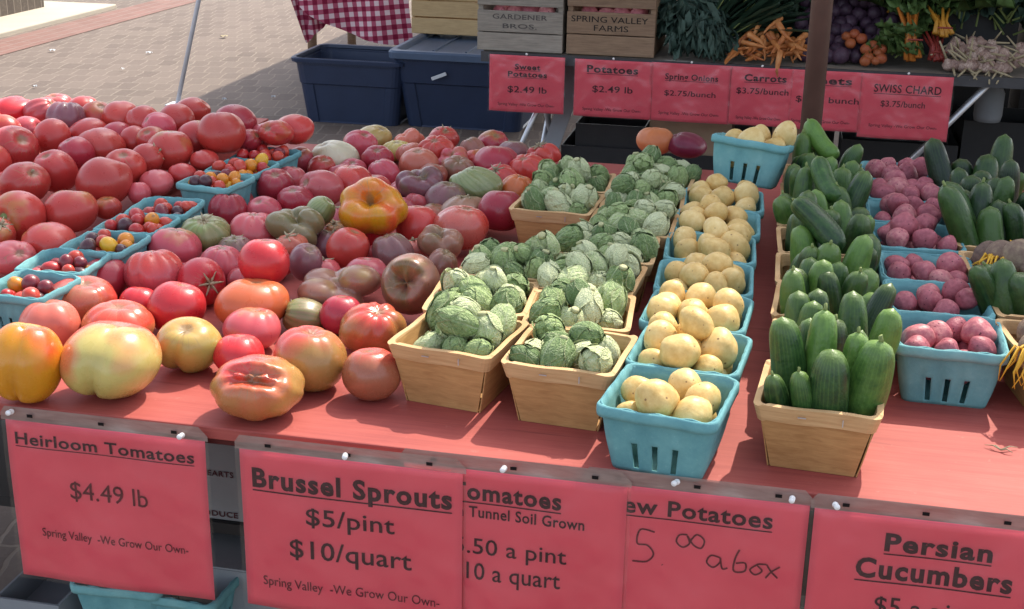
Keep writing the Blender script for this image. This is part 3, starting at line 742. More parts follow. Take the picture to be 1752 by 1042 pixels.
# ---- cucumbers standing in wooden quarts
CX, CW = [.372, .383, .380, .378, .376, .374, .374, .375], []
CY = [.115, .285, .450, .610, .770, .930, 1.09, 1.25]
crng = random.Random(21)
for i in range(8):
    nm = '%s cucumber basket' % ORD[i]; g = 'cucumbers in the %s' % nm
    b = basket('wood', 'q', 'square wooden veneer basket of cucumbers, %s from the front in its row' % ('first' if i == 0 else ORD[i]), 'wooden baskets of cucumbers', CX[i], CY[i], 0, R([-4, 2, -2, 1, 3, -1, 2, 0][i]))
    bx_, by_ = CX[i], CY[i]
    if i == 0:
        # (base x, base y, tip x, tip y, tip z, radius, label) local to the basket
        for q in [(-.038, -.030, -.062, -.050, .122, .0165, 'short light green cucumber at the front left of the nearest cucumber basket'),
                  (-.012, -.030, -.031, -.050, .130, .0165, 'thin dark cucumber second from left in the nearest cucumber basket'),
                  (.012, -.022, .006, -.046, .160, .0265, 'tall thick green cucumber standing front and centre in the nearest basket'),
                  (.034, -.018, .064, -.026, .170, .0280, 'long thick cucumber leaning right at the front right of the nearest basket'),
                  (.030, .006, .038, .008, .166, .0205, 'pale tipped cucumber between the two thick ones in the nearest basket'),
                  (-.034, .006, -.056, .006, .178, .0265, 'broad dark cucumber leaning at the left of the nearest cucumber basket'),
                  (-.004, .016, -.004, .026, .186, .0235, 'light green cucumber with a scar behind the tall centre one'),
                  (.012, .040, .046, .060, .150, .0165, 'dark cucumber showing its round end at the back right of the nearest basket'),
                  (-.030, .042, -.020, .062, .160, .0200, 'light green cucumber at the back left of the nearest basket')]:
            cucumber((bx_ + q[0], by_ + q[1], TZ + .006), (bx_ + q[2], by_ + q[3], TZ + q[4]), q[5] * .95, q[6], None, crng.random() < .4, crng)
        continue
    for gy in (-1, 0, 1):
        for gx in (-1, 0, 1):
            if gy == 0 and gx == 0 and i % 2: continue
            tx = gx * .050 + crng.uniform(-.030, .030); ty = gy * .044 + crng.uniform(-.022, .034)
            ln = crng.uniform(.122, .160) + (.012 if gy > 0 else 0)
            cucumber((bx_ + gx * .032 + crng.uniform(-.005, .005), by_ + gy * .030 + crng.uniform(-.005, .005), TZ + .006), (bx_ + tx, by_ + ty, TZ + ln), crng.uniform(.0185, .0235),
                     'green cucumber standing %s of the %s' % (spot(gx, gy, 1), nm), g, crng.random() < .4, crng).color = (crng.choice([.6, .72, .9]),) * 3 + (1,)
    if i in (3, 5, 7):
        a = crng.uniform(.6, 2.4); x_, y_ = crng.uniform(-.02, .02), crng.uniform(.0, .04)
        cucumber((bx_ + x_ - .05 * math.cos(a), by_ + y_ - .03 * math.sin(a), TZ + .125), (bx_ + x_ + .06 * math.cos(a), by_ + y_ + .045, TZ + .185), crng.uniform(.018, .022),
                 'green cucumber lying across the tops of the %s' % nm, None, True, crng)
# ---- right hand column: wooden baskets of beets and cucumbers
def root_mesh(rng):
    D, T, P, Fc = sphere_dirs(24, 18); r = 1 + lowfreq(D, rng, 5, .05, 2.4)
    V = D * r[:, None]; z = V[:, 2]
    V[:, 2] = np.where(z < -.6, z - (np.clip(-z - .6, 0, 1) ** 1.4) * 2.2, z * .9); s = np.where(z < -.75, np.clip(1 - (-z - .75) * 2.2, .15, 1), 1); V[:, 0] *= s; V[:, 1] *= s
    return mesh('beet', V, Fc)
BEET = [root_mesh(rp) for _ in range(4)]
for m_ in BEET: m_.materials.append(M['beet_skin'])
def stub_mesh(rng, n=7):
    m = MB()
    for i in range(n):
        a = rng.uniform(0, 6.28); l = rng.uniform(.7, 1.3); t = rng.uniform(.1, .9)
        m.tube([(0, 0, 0), (t * .35 * math.cos(a), t * .35 * math.sin(a), l * .45), (t * math.cos(a), t * math.sin(a), l * .8)], [.12, .10, .05], 7)
    return mesh('stalk_stubs', m.V, m.F)
STUB = [stub_mesh(rp) for _ in range(3)]
for m_ in STUB: m_.materials.append(M['root_yellow'])
def beet(P, r, label, group, rng, stub=True, rot=None):
    o = put('beet', rng.choice(BEET)); o.location = P; o.scale = (r, r, r); o.rotation_euler = rot or (rng.uniform(-1.4, 1.4), rng.uniform(-1.4, 1.4), rng.uniform(0, 6)); tag(o, label, 'beet', group)
    if stub: s = put('stalk_stubs', rng.choice(STUB), None, o, (0, 0, .82), (0, 0, rng.uniform(0, 6)), (.55, .55, .6))
    return o
brg = random.Random(31)
RC = [(.704, .375, 'beets'), (.694, .540, 'cucumbers'), (.680, .705, 'beets'), (.680, .880, 'cucumbers'), (.680, 1.050, 'cucumbers'), (.678, 1.22, 'cucumbers')]
for i, (x, y, what) in enumerate(RC):
    nm = '%s right edge basket' % ORD[i]
    b = basket('wood', 'q', 'wooden basket of %s, %s from the front along the right edge' % (what, 'first' if i == 0 else ORD[i]), 'wooden baskets along the right edge', x, y, 0, R([9, 6, 5, -2, 3, 2][i]))
    if what == 'beets':
        P, r = pack(10, (.023, .031), QA, QB, QH, .034, brg)
        for q in range(10):
            beet((x + P[q, 0], y + P[q, 1], TZ + P[q, 2]), r[q], 'rough brownish beet %s of the %s' % (spot(P[q, 0], P[q, 1], QA), nm), 'beets in the %s' % nm, brg, True)
    else:
        for gy in (-1, 0, 1):
            for gx in (-1, 0, 1):
                cucumber((x + gx * .034, y + gy * .034, TZ + .006), (x + gx * .05 + brg.uniform(-.06, .03), y + gy * .05 + brg.uniform(-.06, .05), TZ + brg.uniform(.12, .185) * (.85 if i == 1 else 1.0)), brg.uniform(.0205, .0265),
                         'dark green cucumber %s of the %s' % (spot(gx, gy, 1), nm), 'cucumbers in the %s' % nm, brg.random() < .4, brg).color = (.42, .46, .52, 1)
def straggly(loc, n, seed, drop):
    # a beet with a tuft of yellow rootlets
    rng = random.Random(seed); o = beet(loc, .026, 'brownish beet with a tuft of yellow rootlets %s' % drop[1], None, rng, False, (0, 0, 0)); m = MB()
    for i in range(n):
        a = rng.uniform(-2.9, -.2); q = Vector((math.cos(a), math.sin(a), 0)); l = rng.uniform(.8, 1.7)
        m.tube([q * .8 + Vector((0, 0, rng.uniform(-.2, .4))), q * 1.2 + Vector((0, 0, rng.uniform(.0, .3))), q * (1.0 + l * .5) + Vector((rng.uniform(-.3, .3), 0, -l * drop[0] * .5)), q * (1.1 + l * .6) + Vector((rng.uniform(-.4, .4), 0, -l * drop[0]))], [.09, .07, .05, .02], 6)
    m.build('rootlets', 'root_yellow', o, True)
straggly((.655, .303, TZ + .098), 26, 1, (1.0, 'hanging over the nearest right edge basket'))
straggly((.650, .665, TZ + .118), 22, 2, (.4, 'on top of the third right edge basket'))
# ---- cherry tomatoes in blue pints
D_, T_, P_, F_ = sphere_dirs(16, 12)
CH = []
for i in range(4):
    r_ = 1 + lowfreq(D_, rp, 4, .03, 2); CH.append(mesh('cherry_tomato', D_ * r_[:, None] * np.array([1, 1, [1, 1.12, .95, 1.3][i]]), F_, True, {'pole': np.cos(T_), 'azim': np.cos(P_) * 3}))
for m_ in CH: m_.materials.append(M['tomato_plain'])
CHC = [('red', lin('b82c2c')), ('red', lin('c4402e')), ('dark red', lin('7a2430')), ('purple brown', lin('4f2730')), ('orange', lin('dc8a22')), ('yellow', lin('e0ac2a'))]
CB = [(-.815, .262), (-.825, .382), (-.812, .495), (-.812, .612), (-.815, .728), (-.792, .905), (-.785, 1.02), (-.78, 1.135)]
CRZ = [R(-5), R(3), R(-2), R(-2), R(4), R(-10), R(-6), R(-6)]
for i, (x, y) in enumerate(CB):
    nm = '%s cherry tomato basket' % ORD[i]
    b = basket('blue', 'p', 'blue pulp basket of cherry tomatoes, %s from the front in its row' % ('first' if i == 0 else ORD[i]), 'blue baskets of cherry tomatoes', x, y, .004 if i < 5 else .012, CRZ[i])
    A, Bm, H = DIM['p']; P, r = pack([20, 20, 24, 24, 24, 28, 30, 28][i], (.0100, .0145), A, Bm, H, [.036, .036, .038, .038, .038, .040, .042, .042][i], random.Random(150 + i)); rg = random.Random(170 + i); bias = i in (2, 5, 6)
    for q in range(len(r)):
        cn, cc = CHC[rg.choice([4, 5, 4, 1, 0, 3]) if (bias and P[q, 0] > 0.0) else rg.choice([0, 0, 0, 1, 1, 1, 1, 2, 2, 3, 4])]
        o = put('cherry_tomato', rg.choice(CH)); o.location = b.location + Matrix.Rotation(CRZ[i], 3, 'Z') @ Vector(P[q]); o.scale = (r[q],) * 3; o.rotation_euler = (rg.uniform(0, 6), rg.uniform(0, 6), rg.uniform(0, 6)); o.color = cc
        tag(o, '%s cherry tomato %s of the %s' % (cn, spot(P[q, 0], P[q, 1], A), nm), 'tomato', 'cherry tomatoes in the %s' % nm)
# ------------------------------------------------------------------ the big tomatoes
_TD, _TT, _TP, _TF = sphere_dirs(44, 30)
def smoothmax_lobes(D, C, Rr, k):
    """distance from the origin to a soft union of balls along each direction"""
    out = np.zeros(len(D))
    acc = np.zeros(len(D))
    for c, r in zip(C, Rr):
        c = np.array(c); b = D @ c; disc = b * b - (c @ c - r * r)
        d = np.where(disc > 0, b + np.sqrt(np.maximum(disc, 0)), .25); d = np.maximum(d, .25)
        acc += np.exp(k * d)
    return np.log(acc) / k
def tomato_geo(shape, rng):
    D = _TD; T = _TT; P = _TP; z = D[:, 2]
    r = 1 + lowfreq(D, rng, 5, .028, 1.9)
    pole = np.cos(T).copy()
    if shape in ('round', 'oblate', 'heart', 'lobed', 'ribbed'):
        n = {'round': 3, 'oblate': 5, 'heart': 4, 'lobed': 7, 'ribbed': 10}[shape]; amp = {'round': .032, 'oblate': .075, 'heart': .05, 'lobed': .16, 'ribbed': .12}[shape]
        g = np.zeros(len(D)); a0 = rng.uniform(0, 6)
        for i in range(n):
            a = a0 + (i + rng.uniform(-.28, .28)) * 2 * PI / n; dl = np.abs((P - a + PI) % (2 * PI) - PI)
            g += np.exp(-(dl / rng.uniform(.13, .26)) ** 2) * rng.uniform(.45, 1.0)
        fall = np.sin(T) ** .7 * (.35 + .65 * np.clip(z * .8 + .55, 0, 1)); r = r - amp * g * fall
        r = r - rng.uniform(.16, .26) * np.exp(-(T / .34) ** 2) - rng.uniform(.05, .14) * np.exp(-((PI - T) / .25) ** 2)
        V = D * r[:, None]
        if shape == 'heart': V[:, 2] *= 1.08; V[:, :2] *= (1 - .12 * (V[:, 2:3] < 0) * np.abs(V[:, 2:3]))
    elif shape == 'cleft':
        n = 5; g = np.zeros(len(D)); a0 = -PI / 2
        for i in range(n):
            a = a0 + i * 2 * PI / n + rng.uniform(-.2, .2) * (i > 0); dl = np.abs((P - a + PI) % (2 * PI) - PI)
            g += np.exp(-(dl / .20) ** 2) * ([1.7, .18, .3, .15, .3][i]) + np.exp(-(dl / .6) ** 2) * .4 * (i == 0)
        r = r - .105 * g * np.sin(T) ** .6 * (.5 + .5 * np.clip(.3 - z, 0, 1) + .2)
        r = r - .2 * np.exp(-(T / .34) ** 2) - .10 * np.exp(-((PI - T) / .32) ** 2); V = D * r[:, None]
    elif shape == 'multi':
        n = rng.randint(5, 7); C = []; Rr = []
        for i in range(n):
            a = i * 2 * PI / n + rng.uniform(-.25, .25); C.append((.50 * math.cos(a), .50 * math.sin(a), rng.uniform(-.2, .25))); Rr.append(rng.uniform(.42, .54))
        r = smoothmax_lobes(D, C, Rr, 30) + lowfreq(D, rng, 4, .02, 3); V = D * r[:, None] - 0
    elif shape == 'lumpy':
        n = 9; g = np.zeros(len(D)); a0 = rng.uniform(0, 6)
        for i in range(n):
            a = a0 + (i + rng.uniform(-.3, .3)) * 2 * PI / n; dl = np.abs((P - a + PI) % (2 * PI) - PI)
            g += np.exp(-(dl / .15) ** 2) * rng.uniform(.5, 1)
        r = r - .06 * g * np.sin(T) ** .7
        u_, v_ = D[:, 0], D[:, 1]; fr = (z > 0)
        r = r - .42 * np.exp(-((u_ / .62) ** 4 + ((v_ + .02) / .30) ** 4)) * fr
        for (bu, bv, bw, ba) in ((-.36, .02, .13, .40), (-.10, .05, .10, .30), (.08, -.03, .09, .36), (.27, .06, .12, .34), (.46, -.02, .09, .26), (-.55, -.05, .07, .16)):
            r = r + ba * np.exp(-(((u_ - bu) ** 2 + (v_ - bv) ** 2) / bw ** 2)) * fr
        r = r + .07 * np.exp(-((np.hypot(u_ / 1.0, v_ / .55) - .70) / .12) ** 2) * fr
        V = D * r[:, None]
    elif shape == 'donut':
        r = r + .10 * np.exp(-((T - .62) / .2) ** 2) - .66 * np.exp(-(T / .46) ** 4)
        for i in range(3):
            a = 2.1 * i + rng.uniform(-.3, .3); dl = np.abs((P - a + PI) % (2 * PI) - PI)
            r -= .20 * np.exp(-(dl / .22) ** 2) * np.exp(-((T - .46) / .34) ** 2)
            c = np.array([math.sin(.26) * math.cos(a + 1), math.sin(.26) * math.sin(a + 1), math.cos(.26)]); r += .42 * np.exp(-(np.arccos(np.clip(D @ c, -1, 1)) / .17) ** 2)
        V = D * r[:, None]
    V = V - (V.max(0) + V.min(0)) / 2; V = V / ((V.max(0) - V.min(0)) / 2)
    return V, pole
# px, py: centre in the photo; rx, ry: half width and half height there; h: lift above the table (m); tilt: where the stem end points
COLS = dict(red='c03e38', deep='ac2f3e', pink='c4525a', salmon='ca6a58', orange='d46a3c', bright='cc2c34', brown='9a6a56', purple='845458', olive='8a7e56', green='8f9a66', pale='c6ad68', cream='d6cfae', yellow='d8921c', amber='b3a256', tan='b07c48', rust='a85e48')
T_ = 'tomato_plain'; S_ = 'tomato_shoulder'; P__ = 'tomato_pale'; B_ = 'tomato_bicolour'; N_ = 'tomato_brown'; K_ = 'tomato_striped'
up = None
TOM = [
 # front row in the sun
 (44, 620, 63, 70, 'cleft', 'tomato_yellow', 'yellow', 0, (.1, .3, 1), 'big yellow and red lobed tomato at the front left corner of the table'),
 (190, 613, 86, 68, 'cleft', P__, 'pale', 0, (.15, .35, 1), 'huge pale green and pink cleft tomato at the front edge'),
 (203, 556, 60, 42, 'oblate', P__, 'pale', 0, (.1, -.1, 1), 'pale scarred tomato behind the huge pale cleft one'),
 (86, 556, 51, 44, 'oblate', T_, 'salmon', 0, (-.1, .2, 1), 'salmon tomato behind the yellow lobed front corner tomato'),
 (137, 515, 61, 43, 'oblate', B_, 'rust', 0, (.3, -.1, 1), 'brownish red tomato beside the nearest cherry tomato basket'),
 (238, 520, 34, 30, 'round', T_, 'bright', 0, (0, .3, 1), 'small bright red tomato left of a larger bright red one'),
 (302, 527, 50, 45, 'round', T_, 'bright', 0, (.2, .3, 1), 'bright red tomato behind the olive green cleft one'),
 (324, 590, 57, 49, 'cleft', 'tomato_amber', 'amber', 0, (.2, -.5, 1), 'yellow green cleft tomato in the front row'),
 (432, 520, 62, 44, 'oblate', T_, 'orange', .006, (.1, .2, 1), 'large orange tomato behind the small pinkish one in front'),
 (431, 562, 50, 37, 'oblate', S_, 'pink', 0, (.1, .3, 1), 'pinkish tomato in front of the large orange one'),
 (408, 607, 44, 36, 'round', T_, 'bright', 0, (0, .3, 1), 'bright pink red tomato half hidden behind the lumpy front tomato'),
 (440, 660, 80, 58, 'lumpy', B_, 'tan', 0, (.15, -.75, 1), 'lumpy puckered tomato alone at the very front edge'),
 (531, 614, 63, 54, 'oblate', B_, 'tan', 0, (.05, .05, 1), 'rounded brown and red tomato right of the lumpy front one'),
 (521, 541, 38, 32, 'ribbed', K_, 'olive', 0, (-.9, -.4, .3), 'small striped grey green tomato with a dry calyx'),
 (584, 538, 37, 33, 'round', T_, 'deep', 0, (0, .2, 1), 'glossy dark pink tomato right of the small striped one'),
 (638, 563, 58, 46, 'lobed', B_, 'tan', 0, (.3, -.2, 1), 'pale orange scarred tomato beside the sprout basket'),
 (636, 640, 51, 45, 'round', B_, 'rust', 0, (-.1, .1, 1), 'dusky red tomato touching the nearest left sprout basket'),
 (584, 492, 71, 46, 'multi', S_, 'brown', .005, (.1, -.4, 1), 'brown folded tomato left of the hollow brown one'),
 (702, 486, 52, 54, 'donut', N_, 'brown', .02, (.0, -1, .42), 'brown tomato with a deep hollow face beside the sprout baskets'),
 (626, 470, 37, 30, 'round', T_, 'pink', .02, (0, .3, 1), 'plain pink tomato between the folded brown and hollow brown ones'),
 (345, 482, 42, 42, 'round', T_, 'bright', 0, (.8, -.7, .2), 'bright red tomato lying with its dry calyx to the right'),
 (264, 470, 50, 44, 'lobed', B_, 'pink', 0, (-.2, .2, 1), 'large pink lobed tomato with a yellow patch on its right'),
 (178, 479, 42, 36, 'round', T_, 'deep', 0, (0, .2, 1), 'dark pink tomato against the second cherry tomato basket'),
 (298, 425, 46, 36, 'lobed', S_, 'pink', .01, (0, .2, 1), 'pink lobed tomato behind the one with a yellow patch'),
 (452, 449, 44, 41, 'round', T_, 'bright', .052, (0, .2, 1), 'bright round red tomato sitting on top of the pile'),
 (523, 449, 29, 38, 'heart', N_, 'purple', .03, (.4, -.2, 1), 'dark purple plum shaped tomato right of the bright round one'),
 (500, 420, 28, 22, 'oblate', T_, 'salmon', .03, (0, .2, 1), None),
 (402, 430, 32, 26, 'oblate', N_, 'purple', .012, (0, .2, 1), None),
 (377, 455, 38, 34, 'oblate', T_, 'pink', .004, (0, .2, 1), None),
 (420, 482, 32, 26, 'oblate', T_, 'pink', 0, (0, .2, 1), None),
 (352, 399, 46, 33, 'ribbed', K_, 'olive', .022, (.1, -.4, 1), 'grey green ribbed tomato at the cherry tomato baskets'),
 (434, 397, 42, 33, 'lobed', T_, 'pink', .008, (0, .1, 1), 'pink tomato between the two grey green ribbed ones'),
 (511, 388, 48, 36, 'multi', N_, 'olive', .022, (-.2, -.4, 1), 'olive brown twisted tomato under the small green ball tomato'),
 (548, 361, 26, 26, 'round', K_, 'green', .055, (.5, .1, .6), 'small green ball tomato left of the yellow lobed one'),
 (637, 352, 58, 50, 'multi', 'tomato_yellow', 'yellow', .035, (.1, -.6, .7), 'bright yellow many lobed tomato on top of the pile'),
 (390, 361, 34, 31, 'round', T_, 'deep', .006, (0, .2, 1), None),
 (452, 362, 31, 27, 'round', T_, 'pink', .006, (0, .2, 1), None),
 (505, 346, 32, 28, 'round', T_, 'deep', .012, (0, .2, 1), None),
 (436, 322, 41, 32, 'oblate', T_, 'pink', .004, (0, .2, 1), None),
 (472, 318, 33, 30, 'round', T_, 'deep', .008, (0, .2, 1), None),
 (497, 308, 28, 24, 'oblate', T_, 'pink', .012, (0, .2, 1), None),
 (550, 322, 38, 32, 'oblate', T_, 'pink', .012, (-.6, -.6, .5), 'pink tomato with a dark stem scar behind the small green ball one'),
 (515, 276, 25, 25, 'oblate', S_, 'pink', .004, (0, .2, 1), None),
 (550, 288, 25, 23, 'lobed', N_, 'red', .004, (0, -.5, 1), None),
 (573, 270, 41, 31, 'oblate', S_, 'cream', .004, (-.4, -.2, .8), 'large creamy white green tomato at the back of the table'),
 (616, 250, 31, 28, 'round', T_, 'pink', .004, (0, .2, 1), None),
 (640, 236, 31, 22, 'oblate', S_, 'pale', .004, (.5, 0, 1), 'pale green tomato farthest back beside the blue bins'),
 (699, 241, 28, 23, 'round', T_, 'salmon', .004, (0, .2, 1), None),
 (679, 258, 27, 18, 'oblate', S_, 'pale', .004, (0, -.2, 1), None),
 (759, 238, 27, 22, 'oblate', T_, 'red', .004, (0, .2, 1), None),
 (746, 258, 32, 27, 'round', T_, 'red', .004, (0, .2, 1), None),
 (842, 246, 28, 24, 'oblate', S_, 'deep', .004, (-.3, 0, 1), None),
 (809, 256, 22, 22, 'lobed', N_, 'brown', .004, (-.5, 0, 1), 'small dark brown stemmed tomato at the back near the dark bin'),
 (646, 273, 29, 25, 'round', T_, 'deep', .004, (0, .2, 1), None),
 (704, 264, 27, 20, 'lobed', T_, 'salmon', .004, (0, .2, 1), None),
 (717, 283, 35, 30, 'oblate', T_, 'salmon', .004, (0, .2, 1), None),
 (774, 275, 29, 25, 'oblate', S_, 'pink', .004, (0, .2, 1), None),
 (849, 281, 41, 32, 'oblate', T_, 'deep', .006, (0, .2, 1), 'large deep pink tomato in front of the purple one at the back'),
 (878, 262, 28, 21, 'oblate', N_, 'purple', .004, (0, .2, 1), 'dark purple tomato at the back right of the pile'),
 (783, 290, 30, 24, 'oblate', N_, 'brown', .004, (0, .2, 1), None),
 (930, 268, 30, 25, 'oblate', T_, 'red', .004, (0, .2, 1), None),
 (904, 290, 34, 27, 'oblate', T_, 'red', .004, (0, .2, 1), None),
 (814, 316, 45, 25, 'ribbed', K_, 'green', .022, (-.6, .1, .7), 'olive green deeply ribbed tomato in the back of the pile'),
 (858, 310, 32, 30, 'round', T_, 'red', .004, (0, .2, 1), None),
 (884, 329, 31, 30, 'round', T_, 'orange', .01, (0, .2, 1), None),
 (857, 360, 40, 36, 'round', T_, 'deep', .012, (0, .2, 1), 'smooth deep red tomato touching a sprout basket halfway back'),
 (719, 317, 43, 34, 'multi', N_, 'purple', .02, (0, -.5, 1), 'dusky purple folded tomato right of the yellow lobed one'),
 (762, 345, 37, 33, 'lobed', N_, 'purple', .008, (0, -.1, 1), None),
 (795, 362, 42, 28, 'oblate', N_, 'brown', .012, (0, .2, 1), None),
 (787, 390, 48, 38, 'oblate', B_, 'salmon', .010, (.2, .1, 1), 'large orange streaked tomato behind the near sprout basket'),
 (714, 387, 38, 36, 'round', T_, 'red', .010, (0, .2, 1), 'red tomato in front and right of the yellow lobed one'),
 (711, 353, 30, 26, 'round', T_, 'pink', .004, (0, .2, 1), None),
 (601, 315, 38, 32, 'oblate', B_, 'red', .010, (0, .1, 1), 'red orange tomato directly behind the yellow lobed one'),
 (657, 296, 28, 24, 'oblate', T_, 'pink', .004, (0, .2, 1), None),
 (603, 290, 25, 20, 'oblate', T_, 'pink', .004, (0, .2, 1), None),
 (595, 425, 38, 36, 'round', T_, 'red', .016, (.4, 0, 1), 'round red tomato in front of the yellow lobed one'),
 (628, 396, 38, 33, 'round', T_, 'bright', .006, (0, .2, 1), None),
 (672, 432, 37, 33, 'oblate', N_, 'purple', .006, (0, .2, 1), None),
 (752, 418, 40, 33, 'multi', N_, 'brown', .022, (0, -.4, 1), 'brown puckered tomato behind the hollow brown one'),
 (756, 455, 28, 30, 'lobed', N_, 'brown', .012, (0, .2, 1), None),
 (710, 430, 27, 22, 'oblate', S_, 'salmon', .012, (0, .2, 1), None),
 (486, 395, 24, 24, 'oblate', T_, 'pink', 0, (0, .2, 1), None),
 (553, 468, 30, 26, 'oblate', T_, 'pink', .0, (0, .2, 1), None),
 (560, 420, 30, 26, 'oblate', N_, 'purple', .0, (0, .2, 1), None),
 (470, 408, 27, 23, 'oblate', T_, 'deep', 0, (0, .2, 1), None), (590, 375, 28, 24, 'oblate', T_, 'pink', 0, (0, .2, 1), None), (566, 398, 27, 23, 'oblate', S_, 'rust', 0, (0, .2, 1), None),
 (668, 352, 28, 24, 'round', T_, 'deep', 0, (0, .2, 1), None), (692, 330, 28, 24, 'oblate', T_, 'pink', 0, (0, .2, 1), None), (476, 452, 27, 23, 'oblate', T_, 'deep', 0, (0, .2, 1), None), (654, 438, 28, 24, 'oblate', T_, 'pink', 0, (0, .2, 1), None),
 (742, 372, 28, 24, 'oblate', N_, 'rust', 0, (0, .2, 1), None), (540, 418, 26, 22, 'oblate', S_, 'pink', 0, (0, .2, 1), None), (300, 470, 30, 26, 'oblate', T_, 'deep', 0, (0, .2, 1), None), (640, 325, 30, 24, 'oblate', T_, 'red', 0, (0, .2, 1), None),
 (820, 340, 28, 22, 'oblate', T_, 'pink', 0, (0, .2, 1), None), (815, 275, 25, 20, 'oblate', S_, 'red', 0, (0, .2, 1), None), (585, 300, 25, 20, 'oblate', T_, 'pink', 0, (0, .2, 1), None), (740, 300, 26, 21, 'oblate', T_, 'rust', 0, (0, .2, 1), None), (410, 345, 26, 22, 'oblate', T_, 'pink', 0, (0, .2, 1), None),
 (1121, 241, 31, 22, 'oblate', 'onion_orange', 'salmon', .012, (0, .2, 1), 'single orange onion shaped vegetable behind the sprout baskets'),
 (1174, 248, 34, 21, 'oblate', 'onion_red', 'deep', .012, (-.5, 0, .7), 'dark red onion beside the orange one behind the sprout baskets'),
]
# the heap of big red tomatoes to the left of the cherry tomato baskets
HEAP = [(22, 190, 38, 26, 'lobed', 'bright', 'glossy sunlit red tomato at the far back left corner of the heap'), (72, 190, 31, 24, 'lobed', 'pink', None), (112, 203, 33, 30, 'lobed', 'purple', None), (98, 178, 26, 18, 'oblate', 'pink', None), (142, 182, 26, 18, 'oblate', 'red', None), (168, 202, 33, 30, 'round', 'red', None), (208, 203, 34, 30, 'oblate', 'red', None), (246, 208, 30, 28, 'oblate', 'red', None), (272, 218, 28, 26, 'oblate', 'pink', None),
 (329, 190, 31, 24, 'round', 'red', None), (302, 205, 32, 28, 'round', 'red', None), (402, 211, 37, 33, 'round', 'deep', None), (378, 227, 41, 36, 'oblate', 'red', None), (335, 237, 35, 31, 'round', 'red', None), (290, 258, 41, 35, 'round', 'red', 'brownish red round tomato in the middle of the left heap'), (230, 240, 27, 25, 'round', 'red', None), (173, 250, 43, 32, 'oblate', 'red', None), (152, 230, 35, 28, 'round', 'red', None), (89, 235, 32, 32, 'round', 'red', None), (46, 222, 28, 24, 'round', 'pink', None),
 (20, 256, 47, 42, 'round', 'red', None), (95, 293, 38, 37, 'round', 'red', None), (43, 313, 43, 37, 'round', 'red', None), (178, 310, 47, 42, 'round', 'red', 'largest round tomato in the middle of the left heap'), (213, 287, 36, 33, 'round', 'red', None), (250, 272, 29, 27, 'round', 'red', None), (5, 322, 30, 28, 'round', 'red', None),
 (32, 371, 46, 46, 'round', 'red', 'red tomato showing its pale stem scar at the left edge of the photo'), (121, 360, 45, 37, 'round', 'red', None), (84, 414, 46, 34, 'oblate', 'red', None), (268, 312, 29, 22, 'oblate', 'pink', None), (20, 440, 42, 30, 'oblate', 'pink', None), (311, 297, 24, 18, 'oblate', 'red', None), (349, 274, 25, 18, 'oblate', 'red', None), (238, 330, 20, 19, 'oblate', 'pink', None), (184, 356, 24, 19, 'oblate', 'red', None), (-10, 405, 36, 34, 'round', 'red', None),
 (452, 230, 24, 20, 'oblate', 'pink', None), (504, 221, 34, 26, 'oblate', 'red', 'red tomato at the far right of the back row by the blue bin'), (473, 227, 30, 22, 'oblate', 'red', None), (426, 240, 24, 20, 'oblate', 'deep', None), (130, 262, 30, 28, 'round', 'deep', None), (8, 222, 30, 26, 'round', 'red', None), (-22, 280, 40, 36, 'round', 'red', None), (-25, 215, 36, 30, 'round', 'red', None), (-40, 350, 44, 40, 'round', 'red', None), (200, 232, 28, 24, 'round', 'deep', None), (262, 240, 28, 24, 'round', 'red', None)]
def heap_h(y): return .010 + .085 * min(1, max(0, (y - .55) / .75))
trg = random.Random(77); items = []
for (px, py, rx, ry, sh, mt, cn, h, tilt, lab) in TOM: items.append(dict(px=px, py=py, rx=rx, ry=ry, sh=sh if lab or mt.startswith('onion') or trg.random() < .45 else trg.choice(['lobed', 'lobed', 'ribbed', 'multi', 'oblate']), mt=mt, cn=cn, h=h, tilt=tilt if lab else (trg.uniform(-.5, .5), trg.uniform(-.6, .4), 1), lab=lab, heap=0))
for (px, py, rx, ry, sh, cn, lab) in HEAP:
    tl2 = (trg.uniform(-.8, .8), trg.uniform(-.5, .9), trg.uniform(.1, 1)) if not (lab and 'stem scar' in lab) else (-.1, -1, .25)
    items.append(dict(px=px, py=py, rx=rx, ry=ry, sh=sh, mt=T_ if trg.random() < .7 else S_, cn=cn, h=None, tilt=tl2, lab=lab, heap=1))
for it in items:
    z = .05
    for _ in range(12):
        Pw = at_z(it['px'], it['py'], z); dep = -((CM.T @ (Pw - CAM))[2]); a = it['rx'] * dep / F; v = it['ry'] * dep / F
        el = math.asin((CAM[2] - Pw[2]) / np.linalg.norm(CAM - Pw)); c2 = max(v * v - (a * math.sin(el)) ** 2, 0) ** .5 / math.cos(el); c = min(max(c2, a * .62), a * 1.15)
        h = it['h'] if it['h'] is not None else heap_h(Pw[1]); z = h + c
    it['P'] = Pw; it['a'] = a; it['c'] = c; it['h'] = h; it['ray'] = _nv(Pw - CAM)
N_t = len(items); PP = np.array([i['P'] for i in items]); P0 = PP.copy(); RA = np.array([i['ray'] for i in items]); re_ = np.array([(i['a'] * 2 + i['c']) / 3 for i in items]); cz = np.array([i['c'] for i in items])
